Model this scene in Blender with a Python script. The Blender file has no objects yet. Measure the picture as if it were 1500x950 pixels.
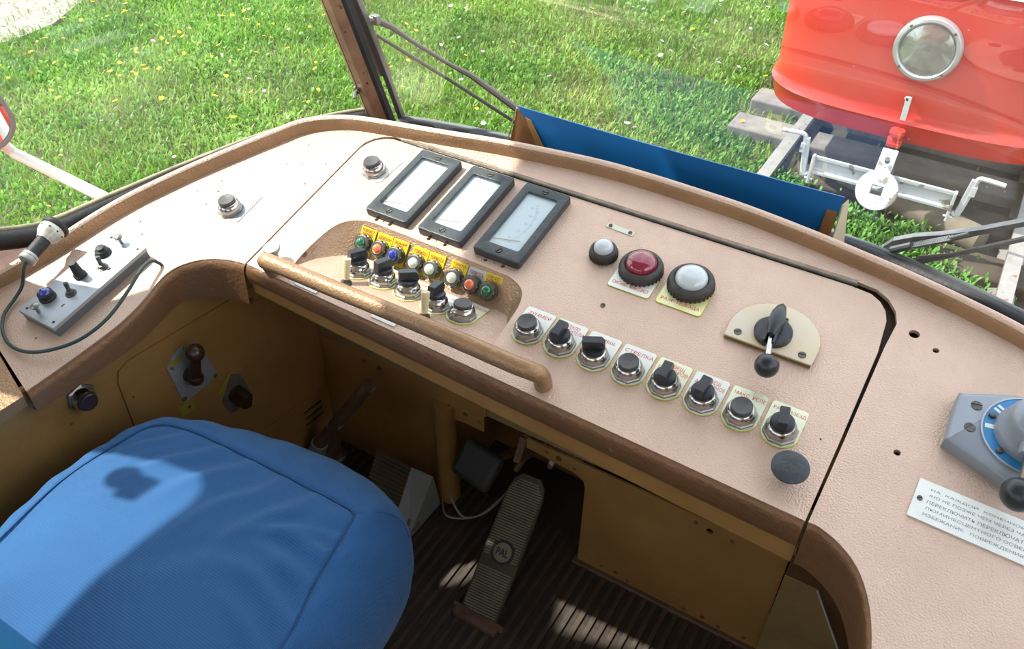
import bpy, bmesh, math, random
import numpy as np
from mathutils import Matrix, Vector, Euler
random.seed(7)
R = math.radians
sc = bpy.context.scene
COL = sc.collection
G0 = 1.70                      # all heights below are given from the desk's origin; the ground is at z = 0
TH = 0.205152                  # slope of the dashboard
# ------------------------------------------------------------------ camera
cam_d = bpy.data.cameras.new('camera'); cam = bpy.data.objects.new('camera', cam_d); COL.objects.link(cam)
cam_d.sensor_width = 36; cam_d.lens = 1251.56 / 1500 * 36; cam_d.clip_start = 0.02; cam_d.clip_end = 200
rt = Vector((0.85506699, 0.5183309, 0.01391139)); up = Vector((-0.33951262, 0.53939732, 0.77057233)); fw = Vector((-0.39190768, 0.66361405, -0.63720072))
m = Matrix((rt, up, -fw)).transposed().to_4x4(); m.translation = Vector((0.43296531, -0.77662813, 0.7472101 + G0)); cam.matrix_world = m
sc.camera = cam
# ------------------------------------------------------------------ sky and sun
SUN = Vector((-0.56, -0.151, 0.78)).normalized()
w = bpy.data.worlds.new('sky'); sc.world = w; w.use_nodes = True
nt = w.node_tree; bg = nt.nodes['Background']
tc = nt.nodes.new('ShaderNodeTexCoord'); sep = nt.nodes.new('ShaderNodeSeparateXYZ'); ramp = nt.nodes.new('ShaderNodeValToRGB')
nt.links.new(tc.outputs['Generated'], sep.inputs[0]); nt.links.new(sep.outputs['Z'], ramp.inputs[0])
noi = nt.nodes.new('ShaderNodeTexNoise'); noi.inputs['Scale'].default_value = 2.2; noi.inputs['Detail'].default_value = 5
nt.links.new(tc.outputs['Generated'], noi.inputs['Vector'])
cr = nt.nodes.new('ShaderNodeValToRGB'); cr.color_ramp.elements[0].position = .45; cr.color_ramp.elements[1].position = .62
nt.links.new(noi.outputs[0], cr.inputs[0])
mixc = nt.nodes.new('ShaderNodeMixRGB'); nt.links.new(cr.outputs[0], mixc.inputs[0]); nt.links.new(ramp.outputs[0], mixc.inputs[1]); mixc.inputs[2].default_value = (1, .97, .94, 1)
nt.links.new(mixc.outputs[0], bg.inputs[0])
e = ramp.color_ramp.elements; e[0].position = 0; e[0].color = (.86, .88, .92, 1); e[1].position = .9; e[1].color = (.50, .64, .92, 1)
bg.inputs[1].default_value = 2.6
sd = bpy.data.lights.new('sun', 'SUN'); sd.energy = 7.6; sd.angle = R(.8); sd.color = (1, .95, .87)
so = bpy.data.objects.new('sun', sd); COL.objects.link(so); so.rotation_euler = SUN.to_track_quat('Z', 'Y').to_euler()
sc.view_settings.view_transform = 'Standard'; sc.view_settings.look = 'None'; sc.view_settings.gamma = 1; sc.view_settings.exposure = 0.36
sc.view_settings.use_curve_mapping = False
sc.cycles.max_bounces = 10; sc.cycles.transparent_max_bounces = 16; sc.cycles.diffuse_bounces = 5
sc.cycles.caustics_reflective = False; sc.cycles.caustics_refractive = False; sc.cycles.sample_clamp_indirect = 6

# ------------------------------------------------------------------ materials
MATS = {}
def mat(name, col, rough=.5, metal=0., bump=0., bscale=200., var=0., vscale=8., coat=0., col2=None, detail=3, spots=None, trans=0., spec=.5):
    if name in MATS: return MATS[name]
    M = bpy.data.materials.new(name); M.use_nodes = True; n = M.node_tree; b = n.nodes['Principled BSDF']; MATS[name] = M
    b.inputs['Base Color'].default_value = (*col, 1); b.inputs['Roughness'].default_value = rough; b.inputs['Metallic'].default_value = metal
    b.inputs['Coat Weight'].default_value = coat; b.inputs['Specular IOR Level'].default_value = spec
    if trans: b.inputs['Transmission Weight'].default_value = trans
    t = n.nodes.new('ShaderNodeTexCoord')
    last = None
    if var or col2:
        no = n.nodes.new('ShaderNodeTexNoise'); no.inputs['Scale'].default_value = vscale; no.inputs['Detail'].default_value = 6; no.inputs['Roughness'].default_value = .65
        n.links.new(t.outputs['Object'], no.inputs['Vector'])
        rp = n.nodes.new('ShaderNodeValToRGB'); rp.color_ramp.elements[0].position = .3; rp.color_ramp.elements[1].position = .7
        c2 = col2 if col2 else tuple(min(1, c * (1 + var)) for c in col); c1 = col if col2 else tuple(c * (1 - var) for c in col)
        rp.color_ramp.elements[0].color = (*c1, 1); rp.color_ramp.elements[1].color = (*c2, 1)
        n.links.new(no.outputs[0], rp.inputs[0]); last = rp.outputs[0]
    if spots:                                    # (colour, scale, threshold)
        for (c3, s3, th3) in spots:
            n3 = n.nodes.new('ShaderNodeTexNoise'); n3.inputs['Scale'].default_value = s3; n3.inputs['Detail'].default_value = 5
            n.links.new(t.outputs['Object'], n3.inputs['Vector'])
            r3 = n.nodes.new('ShaderNodeValToRGB'); r3.color_ramp.elements[0].position = th3; r3.color_ramp.elements[1].position = th3 + .04
            n.links.new(n3.outputs[0], r3.inputs[0]); mx = n.nodes.new('ShaderNodeMixRGB'); n.links.new(r3.outputs[0], mx.inputs[0])
            if last: n.links.new(last, mx.inputs[1])
            else: mx.inputs[1].default_value = (*col, 1)
            mx.inputs[2].default_value = (*c3, 1); last = mx.outputs[0]
    if last: n.links.new(last, b.inputs['Base Color'])
    if bump:
        nb = n.nodes.new('ShaderNodeTexNoise'); nb.inputs['Scale'].default_value = bscale; nb.inputs['Detail'].default_value = detail
        n.links.new(t.outputs['Object'], nb.inputs['Vector']); bp = n.nodes.new('ShaderNodeBump'); bp.inputs['Strength'].default_value = bump; bp.inputs['Distance'].default_value = .004
        n.links.new(nb.outputs[0], bp.inputs['Height']); n.links.new(bp.outputs[0], b.inputs['Normal'])
    return M
copper = mat('copper_paint', (.64, .455, .355), .40, .5, .5, 420, .06, 14, detail=6, spots=[((.34, .20, .12), 55, .74)])
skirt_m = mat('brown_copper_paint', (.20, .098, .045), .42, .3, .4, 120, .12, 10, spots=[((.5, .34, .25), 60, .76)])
rail_m = mat('rail_paint', (.34, .20, .105), .36, .3, .35, 260, .15, 12)
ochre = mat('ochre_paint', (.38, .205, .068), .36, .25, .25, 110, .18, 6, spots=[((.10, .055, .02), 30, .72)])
ochre_d = mat('ochre_shelf_paint', (.29, .19, .08), .5, .2, .25, 90, .25, 8)
darkbrown = mat('dark_brown_paint', (.10, .045, .025), .4, .1, .2, 60, .3, 8)
blackp = mat('black_plastic', (.018, .022, .028), .32, 0, .1, 60)
blackr = mat('black_rubber', (.022, .022, .024), .6, 0, .3, 120, .3, 20)
gauge_m = mat('black_bakelite', (.035, .042, .045), .42, 0, .2, 200, .5, 25)
capgrey = mat('worn_black_cap', (.075, .072, .072), .45, 0, .1, 100, .25, 60)
chrome = mat('chrome', (.46, .45, .44), .17, 1, .12, 60, .15, 40)
steel = mat('worn_steel', (.27, .27, .26), .36, .9, .2, 120, .25, 50)
dsteel = mat('dull_steel', (.12, .115, .10), .45, .8, .3, 200, .3, 60)
alu = mat('aluminium', (.40, .42, .44), .42, .5, .05, 60, .08, 20)
white_m = mat('white_plate', (.80, .80, .74), .35, .1, 0, 60, .06, 40)
cream = mat('cream_plate', (.78, .75, .55), .35, .2, 0, 60, .1, 30)
greeny = mat('yellowed_plate', (.74, .76, .56), .35, .25, 0, 60, .15, 30)
ygreen = mat('yellow_green_lacquer', (.52, .50, .03), .35, .3, 0, 60, .2, 60)
yellow = mat('yellow_plate', (.60, .47, .01), .4, 0, 0, 60, .08, 40)
redtxt = mat('red_lettering', (.72, .05, .03), .5)
greytxt = mat('grey_lettering', (.22, .26, .27), .5)
dark_hole = mat('screw_hole', (.015, .01, .008), .8)
ivory = mat('ivory_plastic', (.72, .62, .38), .35, 0, .05, 60, .1, 50)
semi_m = mat('aged_cream_plastic', (.70, .54, .31), .3, 0, .05, 60, .0, 12, col2=(.66, .61, .52))
layer_m = mat('plate_edge', (.18, .12, .04), .6)
greyp = mat('grey_enamel', (.28, .31, .36), .3, .1, .1, 60, .06, 20)
blued = mat('blue_dial', (.03, .22, .48), .35, .1, 0, 60, .12, 40)
lens_red = mat('red_lens', (.25, .008, .035), .06, 0, coat=1.)
lens_w = mat('pale_lens', (.55, .60, .62), .12, 0, coat=1., var=.05)
jewel_g = mat('green_lens', (.005, .12, .05), .1, coat=1.); jewel_o = mat('orange_lens', (.80, .17, .06), .15, coat=1.)
jewel_b = mat('blue_lens', (.01, .03, .30), .1, coat=1.); jewel_w = mat('white_lens', (.62, .64, .56), .2, coat=1.)
dialw = mat('dial_paper', (.74, .77, .82), .5)
seatb = None
blueboard = mat('blue_card', (.006, .12, .36), .38, 0, .03, 10, .06, 4)
boardtxt = mat('cream_lettering', (.90, .84, .55), .5)
card = mat('brown_card', (.25, .115, .04), .6, 0, .1, 60, .15, 30)
cardedge = mat('card_edge', (.62, .52, .36), .7)
redp = mat('red_tram_paint', (.52, .030, .020), .30, 0, .12, 3, .10, 2, coat=.3, detail=2, spots=[((.30, .03, .02), 14, .77)])
redhook = mat('red_hook_paint', (.50, .05, .03), .4, 0, .1, 60)
whitep = mat('flaking_white_paint', (.47, .49, .50), .5, 0, .3, 60, .05, 20, spots=[((.22, .20, .16), 18, .62)])
creamp = mat('cream_tram_paint', (.75, .70, .62), .35)
timber = mat('grey_timber', (.24, .215, .19), .9, 0, .6, 30, .35, 6)
railm = mat('rail_steel', (.30, .28, .26), .5, .3, .3, 60, .0, 14, col2=(.42, .40, .38), spots=[((.30, .14, .06), 20, .64)])
rust = mat('rusty_steel', (.15, .085, .055), .6, .3, .5, 80, .35, 18, spots=[((.42, .42, .42), 25, .6)])
greystep = mat('chipped_grey_paint', (.27, .28, .28), .55, .1, .3, 80, .12, 20, spots=[((.14, .065, .03), 22, .60)])
ribm = mat('dusty_rubber', (.07, .055, .040), .75, 0, .3, 80, .5, 12, spots=[((.02, .02, .022), 14, .60)])
floor_m = mat('floor_rubber', (.022, .017, .014), .6, 0, .4, 60, .0, 9, col2=(.06, .04, .028), spots=[((.25, .21, .12), 26, .73)])
rib_m = mat('floor_rib', (.035, .026, .021), .5, 0, .4, 60, .0, 12, col2=(.10, .072, .055))
dirt = mat('dirt', (.13, .07, .045), .9, 0, .8, 60, .4, 30)
cablem = mat('dark_cable', (.02, .05, .05), .45)
handlem = mat('brown_bakelite', (.045, .02, .012), .25, 0, .05, 60, .2, 10)
soil = mat('soil', (.13, .115, .07), 1, 0, .5, 8, .4, 3)
gravel = mat('gravel', (.24, .21, .18), .95, 0, .8, 30, .25, 30)
ballast = mat('dark_ballast', (.075, .062, .045), 1, 0, 1, 22, .5, 9)
mirror_m = mat('mirror_silver', (.85, .85, .87), .03, 1)
ceil_m = mat('ceiling_cream', (.72, .68, .60), .6)
wire_m = mat('grey_wire', (.30, .31, .28), .4)

def glass_mat(name, tint=(.90, .95, .92), dust=.04, f0=.09):
    M = bpy.data.materials.new(name); M.use_nodes = True; n = M.node_tree; n.nodes.remove(n.nodes['Principled BSDF']); out = n.nodes['Material Output']
    tr = n.nodes.new('ShaderNodeBsdfTransparent'); tr.inputs[0].default_value = (*tint, 1)
    gl = n.nodes.new('ShaderNodeBsdfGlossy'); gl.inputs['Roughness'].default_value = .0
    lw = n.nodes.new('ShaderNodeLayerWeight'); lw.inputs[0].default_value = .5
    pw = n.nodes.new('ShaderNodeMath'); pw.operation = 'POWER'; pw.inputs[1].default_value = 3.6; n.links.new(lw.outputs['Facing'], pw.inputs[0])
    fr = n.nodes.new('ShaderNodeMath'); fr.operation = 'MULTIPLY_ADD'; fr.inputs[1].default_value = .9; fr.inputs[2].default_value = f0; n.links.new(pw.outputs[0], fr.inputs[0])
    df = n.nodes.new('ShaderNodeBsdfDiffuse'); df.inputs[0].default_value = (.8, .8, .77, 1)
    no = n.nodes.new('ShaderNodeTexNoise'); no.inputs['Scale'].default_value = 9; no.inputs['Detail'].default_value = 8
    t = n.nodes.new('ShaderNodeTexCoord'); n.links.new(t.outputs['Object'], no.inputs['Vector'])
    mr = n.nodes.new('ShaderNodeMapRange'); mr.inputs[1].default_value = .35; mr.inputs[2].default_value = .75; mr.inputs[3].default_value = dust * .3; mr.inputs[4].default_value = dust * 1.8
    n.links.new(no.outputs[0], mr.inputs[0])
    # small scratches and specks stuck to the pane
    vo = n.nodes.new('ShaderNodeTexVoronoi'); vo.inputs['Scale'].default_value = 38; n.links.new(t.outputs['Object'], vo.inputs['Vector'])
    lt = n.nodes.new('ShaderNodeMath'); lt.operation = 'LESS_THAN'; lt.inputs[1].default_value = .045; n.links.new(vo.outputs['Distance'], lt.inputs[0])
    ad = n.nodes.new('ShaderNodeMath'); ad.operation = 'MULTIPLY_ADD'; ad.inputs[1].default_value = .55 if dust > .05 else .2; n.links.new(lt.outputs[0], ad.inputs[0]); n.links.new(mr.outputs[0], ad.inputs[2])
    m1 = n.nodes.new('ShaderNodeMixShader'); n.links.new(ad.outputs[0], m1.inputs[0]); n.links.new(tr.outputs[0], m1.inputs[1]); n.links.new(df.outputs[0], m1.inputs[2])
    m2 = n.nodes.new('ShaderNodeMixShader'); n.links.new(fr.outputs[0], m2.inputs[0]); n.links.new(m1.outputs[0], m2.inputs[1]); n.links.new(gl.outputs[0], m2.inputs[2])
    n.links.new(m2.outputs[0], out.inputs[0]); return M
glass = glass_mat('window_glass', dust=.075, f0=.20); glass_side = glass_mat('side_window_glass', dust=.055, f0=.07); glass2 = glass_mat('meter_glass', dust=.02)

# ------------------------------------------------------------------ mesh helpers
def T(x=0, y=0, z=0): return Matrix.Translation((x, y, z))
def DESK(u, v, w=0, rz=0, tilt=0):          # a frame standing on the sloping dashboard
    return T(0, 0, G0) @ Matrix.Rotation(TH, 4, 'X') @ T(u, v, w) @ Matrix.Rotation(rz, 4, 'Z') @ Matrix.Rotation(tilt, 4, 'X')
class MB:
    def __init__(s): s.v = []; s.f = []; s.M = Matrix()
    def add(s, vs, fs):
        o = len(s.v); s.v += [tuple(s.M @ Vector(v)) for v in vs]; s.f += [tuple(i + o for i in f) for f in fs]; return s
    def box(s, c, d, rot=None, taper=1.):
        x, y, z = d[0] / 2, d[1] / 2, d[2] / 2
        vs = [Vector((sx * x * (taper if sz > 0 else 1), sy * y * (taper if sz > 0 else 1), sz * z)) for sz in (-1, 1) for sx, sy in ((-1, -1), (1, -1), (1, 1), (-1, 1))]
        if rot is not None: vs = [rot @ v for v in vs]
        vs = [v + Vector(c) for v in vs]
        return s.add(vs, [(3, 2, 1, 0), (4, 5, 6, 7), (0, 1, 5, 4), (1, 2, 6, 5), (2, 3, 7, 6), (3, 0, 4, 7)])
    def lathe(s, prof, n=24, frame=None, a0=0, oct_first=False):
        F = frame or Matrix(); vs = []; fs = []
        for r, z in prof:
            for i in range(n):
                a = a0 + 2 * math.pi * i / n; vs.append(F @ Vector((r * math.cos(a), r * math.sin(a), z)))
        for k in range(len(prof) - 1):
            for i in range(n):
                j = (i + 1) % n; fs.append((k * n + i, k * n + j, (k + 1) * n + j, (k + 1) * n + i))
        fs.append(tuple(range(n))[::-1]); fs.append(tuple((len(prof) - 1) * n + i for i in range(n)))
        return s.add(vs, fs)
    def cyl(s, p0, p1, r0, r1=None, n=16):
        p0, p1 = Vector(p0), Vector(p1); d = p1 - p0; F = T(*p0) @ d.to_track_quat('Z', 'Y').to_matrix().to_4x4()
        return s.lathe([(r0, 0), (r0 if r1 is None else r1, d.length)], n, F)
    def ball(s, c, r, n=20, sq=1.):
        return s.lathe([(r * max(.001, math.sin(math.pi * k / 12)), -r * sq * math.cos(math.pi * k / 12)) for k in range(13)], n, T(*c))
    def tube(s, pts, r, n=10, closed=False):
        pts = [Vector(p) for p in pts]; N = len(pts); rs = r if isinstance(r, (list, tuple)) else [r] * N
        prev = None; vs = []; fs = []
        for i, p in enumerate(pts):
            a = pts[i - 1] if i > 0 else (pts[-1] if closed else p); b = pts[i + 1] if i < N - 1 else (pts[0] if closed else p)
            t = (b - a).normalized()
            if prev is None: nrm = t.orthogonal().normalized()
            else: nrm = (prev - t * prev.dot(t)).normalized()
            prev = nrm; bn = t.cross(nrm)
            for k in range(n):
                an = 2 * math.pi * k / n; vs.append(p + (nrm * math.cos(an) + bn * math.sin(an)) * rs[i])
        for i in range(N if closed else N - 1):
            for k in range(n):
                j = (k + 1) % n; i2 = (i + 1) % N; fs.append((i * n + k, i * n + j, i2 * n + j, i2 * n + k))
        if not closed: fs.append(tuple(range(n))[::-1]); fs.append(tuple((N - 1) * n + k for k in range(n)))
        return s.add(vs, fs)
    def loft(s, rows, closed=False, caps=False):
        n = len(rows[0]); vs = [p for r in rows for p in r]; fs = []
        for i in range(len(rows) - 1):
            for k in range(n if closed else n - 1):
                j = (k + 1) % n; fs.append((i * n + k, i * n + j, (i + 1) * n + j, (i + 1) * n + k))
        if caps: fs.append(tuple(range(n))[::-1]); fs.append(tuple((len(rows) - 1) * n + k for k in range(n)))
        return s.add(vs, fs)
    def prism(s, poly, z0, z1):
        n = len(poly); vs = [(x, y, z0) for x, y in poly] + [(x, y, z1) for x, y in poly]
        return s.add(vs, [tuple(range(n))[::-1], tuple(range(n, 2 * n))] + [(i, (i + 1) % n, n + (i + 1) % n, n + i) for i in range(n)])
    def mesh(s, name, m, smooth=35):
        me = bpy.data.meshes.new(name); me.from_pydata(s.v, [], s.f); me.materials.append(m); fin(me, smooth); return me
def fin(me, smooth=35):
    b = bmesh.new(); b.from_mesh(me); bmesh.ops.recalc_face_normals(b, faces=b.faces); b.to_mesh(me); b.free()
    if smooth:
        me.polygons.foreach_set('use_smooth', [True] * len(me.polygons)); me.set_sharp_from_angle(angle=R(smooth))
def link(name, me, parent=None, M=None):
    o = bpy.data.objects.new(name, me); COL.objects.link(o)
    if parent is not None: o.parent = parent
    if M is not None: o.matrix_basis = M
    return o
def put(name, mb, m, parent=None, M=None, smooth=35, bevel=0, label=None, solid=0):
    o = link(name, mb.mesh(name, m, smooth), parent, M)
    if label: o['label'] = label
    if solid:
        sm = o.modifiers.new('thickness', 'SOLIDIFY'); sm.thickness = solid; sm.offset = -1
    if bevel:
        bm = o.modifiers.new('bevel', 'BEVEL'); bm.width = bevel; bm.segments = 3; bm.limit_method = 'ANGLE'; bm.angle_limit = R(40)
    return o
def tag(o, label, cat, group=None):
    o['label'] = label; o['category'] = cat
    if group: o['group'] = group
    return o
def struct(o): o['kind'] = 'structure'; return o
def thing(name, label, cat, M, group=None):
    o = bpy.data.objects.new(name, None); o.empty_display_size = .02; COL.objects.link(o); o.matrix_basis = M; return tag(o, label, cat, group)
def plate_mesh(name, outlines, w0, w1, m, bevel=0, smooth=30):
    """flat sheet from closed outlines; the first is the border, the others holes"""
    cu = bpy.data.curves.new(name, 'CURVE'); cu.dimensions = '2D'; cu.fill_mode = 'BOTH'
    for pts in outlines:
        sp = cu.splines.new('POLY'); sp.points.add(len(pts) - 1)
        for p, q in zip(sp.points, pts): p.co = (q[0], q[1], 0, 1)
        sp.use_cyclic_u = True
    cu.extrude = (w1 - w0) / 2 - bevel; cu.bevel_depth = bevel; cu.bevel_resolution = 2; cu.offset = -bevel
    ob = bpy.data.objects.new('tmp', cu); COL.objects.link(ob); dg = bpy.context.evaluated_depsgraph_get()
    me = bpy.data.meshes.new_from_object(ob.evaluated_get(dg)); bpy.data.objects.remove(ob); bpy.data.curves.remove(cu)
    me.transform(T(0, 0, (w0 + w1) / 2)); me.materials.clear(); me.materials.append(m); me.name = name
    b = bmesh.new(); b.from_mesh(me); bmesh.ops.remove_doubles(b, verts=b.verts, dist=1e-5); b.to_mesh(me); b.free()
    fin(me, smooth); return me
def circle(x, y, r, n=12): return [(x + r * math.cos(2 * math.pi * i / n), y + r * math.sin(2 * math.pi * i / n)) for i in range(n)]
def rrect(x0, y0, x1, y1, r, n=6):
    o = []
    for cx, cy, a in ((x1 - r, y1 - r, 0), (x0 + r, y1 - r, 90), (x0 + r, y0 + r, 180), (x1 - r, y0 + r, 270)):
        o += [(cx + r * math.cos(R(a + 90 * k / n)), cy + r * math.sin(R(a + 90 * k / n))) for k in range(n + 1)]
    return o
def smooth_path(pts, sub=6, closed=False):
    P = [Vector(p) for p in pts]; out = []; N = len(P); rng = N if closed else N - 1
    for i in range(rng):
        a = P[i - 1] if (i > 0 or closed) else P[0]; b = P[i]; c = P[(i + 1) % N]; d = P[(i + 2) % N] if (i + 2 < N or closed) else P[-1]
        for k in range(sub):
            t = k / sub; out.append(.5 * ((2 * b) + (c - a) * t + (2 * a - 5 * b + 4 * c - d) * t * t + (3 * b - a - 3 * c + d) * t ** 3))
    if not closed: out.append(P[-1])
    return out
TXT = {}
def text(s, size_w, size_h, m, M, parent, name='lettering', depth=.0002, spacing=1.0, label=None, bold=0.):
    key = (s, m.name, spacing, bold)
    if key not in TXT:
        cu = bpy.data.curves.new('lettering', 'FONT'); cu.body = s; cu.align_x = 'CENTER'; cu.align_y = 'CENTER'; cu.space_line = spacing; cu.offset = bold; cu.resolution_u = 2
        ob = bpy.data.objects.new('tmp', cu); COL.objects.link(ob); dg = bpy.context.evaluated_depsgraph_get()
        me = bpy.data.meshes.new_from_object(ob.evaluated_get(dg)); bpy.data.objects.remove(ob); bpy.data.curves.remove(cu)
        co = np.array([v.co[:] for v in me.vertices]); lo, hi = co.min(0), co.max(0); me.transform(T(-(lo[0] + hi[0]) / 2, -(lo[1] + hi[1]) / 2, 0))
        me.materials.clear(); me.materials.append(m); TXT[key] = (me, hi[0] - lo[0], hi[1] - lo[1])
    me, wd, hg = TXT[key]
    S = Matrix.Diagonal((size_w / wd, size_h / hg, 1, 1))
    return link(name, me, parent, M @ T(0, 0, depth) @ S)

def screw(parent, x, y, z, r=.0032, ang=.6, name='screw', m=None):
    b = MB(); F = T(x, y, z) @ Matrix.Rotation(ang, 4, 'Z')
    b.M = F
    # two half-discs leave a real slot between them
    for sgn in (1, -1):
        pts = [(r * math.cos(a), sgn * max(.27 * r, r * math.sin(a))) for a in [math.pi * k / 10 for k in range(11)]]
        b.prism(pts if sgn > 0 else pts[::-1], 0, .0012)
    b.lathe([(r * .98, 0), (r * .98, .0004)], 16)
    return put(name, b, m or dsteel, parent, smooth=30)
exec_later = []
# ================================================================== THE SETTING
ZF = -.62                                   # cab floor
def W(x, y, z): return Vector((x, y, z + G0))
# ---- ground outside
gb = MB(); gb.add([(-14, -4, 0), (6, -4, 0), (6, 16, 0), (-14, 16, 0)], [(0, 1, 2, 3)])
struct(put('ground', gb, soil, smooth=0))
g2 = MB(); g2.prism([(-12, 2.0), (-6.3, 2.0), (-5.80, 2.55), (-5.85, 2.95), (-6.1, 3.4), (-6.9, 4.2), (-12, 7)], .002, .03)
struct(put('gravel_path', g2, gravel, smooth=0))
g3 = MB(); g3.prism([(-.52, -1), (1.35, -1), (1.4, 14), (-.72, 14), (-.62, 4.4), (-.35, 3.5)], .001, .02)
struct(put('track_bed', g3, ballast, smooth=0))
# ---- track: two rails and the sleepers, each its own thing
def rail_mb(x):
    b = MB(); prof = [(-.06, 0), (.06, 0), (.06, .012), (.010, .03), (.010, .09), (.034, .10), (.034, .13), (-.034, .13), (-.034, .10), (-.010, .09), (-.010, .03), (-.06, .012)]
    rows = [[(x + px, y, .03 + pz) for px, pz in prof] for y in (-1, 2, 4, 8, 14)]
    return b.loft(rows, closed=True, caps=True)
tag(put('rail', rail_mb(-.485), railm, smooth=0), 'rusty white left rail running under the red tram beside the grey timbers', 'rail')
tag(put('rail', rail_mb(.775), railm, smooth=0), 'rusty white rail of the track at the right edge, beside the wiper arms', 'rail')
k = 0
slp = None
for i, y in enumerate([1.55, 1.98, 2.41, 2.84, 3.27, 3.70, 4.13, 4.56, 4.99, 5.42, 5.85]):
    x0 = -.90 if y > 4 else -.42
    b = MB(); b.box(((x0 + 1.1) / 2, y, .02), (1.1 - x0, .22, .13))
    o = put('sleeper', b, timber if i in (6, 7) else mat('dark_timber', (.075, .058, .042), .95, 0, .6, 30, .4, 6), smooth=0, bevel=.012)
    if i == 6: tag(o, 'grey timber sleeper nearer end, sticking out left of the rail in the grass', 'sleeper')
    elif i == 7: tag(o, 'grey timber sleeper end farther back, close under the red tram corner', 'sleeper')
    else: tag(o, 'timber sleeper lying in the dark ballast between the rails', 'sleeper', 'sleepers between the rails')
# pipe and sewer-like drum lying in the shade beneath the tram's coupler
b = MB(); b.cyl(W(-.12, 3.75, -1.60), W(.62, 3.45, -1.60), .075, n=20)
tag(put('pipe', b, mat('brown_pipe', (.17, .14, .10), .8, 0, .4, 30, .3, 9)), 'dusty brown pipe lying across the track under the coupler', 'pipe')

# ---- grass and weeds (nobody could count them)
rng = np.random.default_rng(3)
def leafmesh(name, P, size, wid, mt, lean=.6):
    n = len(P); ang = rng.uniform(0, 2 * np.pi, n); ln = size * rng.uniform(.6, 1.3, n); wd = wid * rng.uniform(.6, 1.4, n); le = rng.uniform(.15, lean, n) * ln
    d = np.stack([np.cos(ang), np.sin(ang)], 1); q = np.stack([-np.sin(ang), np.cos(ang)], 1); z0 = P[:, 2]
    v = np.zeros((n, 5, 3))
    v[:, 0, :2] = P[:, :2] - q * wd[:, None] * .3; v[:, 1, :2] = P[:, :2] + q * wd[:, None] * .3
    mid = P[:, :2] + d * (le * .45)[:, None]
    v[:, 2, :2] = mid + q * wd[:, None] * .5; v[:, 3, :2] = mid - q * wd[:, None] * .5; v[:, 4, :2] = P[:, :2] + d * le[:, None]
    h = np.sqrt(np.maximum(ln ** 2 - le ** 2, .2 * ln ** 2))
    v[:, 0, 2] = v[:, 1, 2] = z0; v[:, 2, 2] = v[:, 3, 2] = z0 + h * .65; v[:, 4, 2] = z0 + h * .9
    V = v.reshape(-1, 3); idx = (np.arange(n) * 5)[:, None]
    loops = np.concatenate([idx + [0, 1, 2, 3], idx + [3, 2, 4]], 1).ravel(); st = np.stack([np.arange(n) * 7, np.arange(n) * 7 + 4], 1).ravel(); tot = np.tile([4, 3], n)
    me = bpy.data.meshes.new(name); me.vertices.add(len(V)); me.vertices.foreach_set('co', V.ravel()); me.loops.add(len(loops)); me.loops.foreach_set('vertex_index', loops.astype(np.int32))
    me.polygons.add(len(st)); me.polygons.foreach_set('loop_start', st.astype(np.int32)); me.polygons.foreach_set('loop_total', tot.astype(np.int32)); me.update(calc_edges=True)
    me.materials.append(mt); return me
def field(n, x0, x1, y0, y1):
    P = np.stack([rng.uniform(x0, x1, n), rng.uniform(y0, y1, n), np.zeros(n)], 1)
    bump = .5 + .25 * np.sin(P[:, 0] * 5.1 + 1.3 * np.sin(P[:, 1] * 3.3)) + .25 * np.sin(P[:, 1] * 6.3 + 1.7 * np.sin(P[:, 0] * 4.1))
    return P, bump
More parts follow.
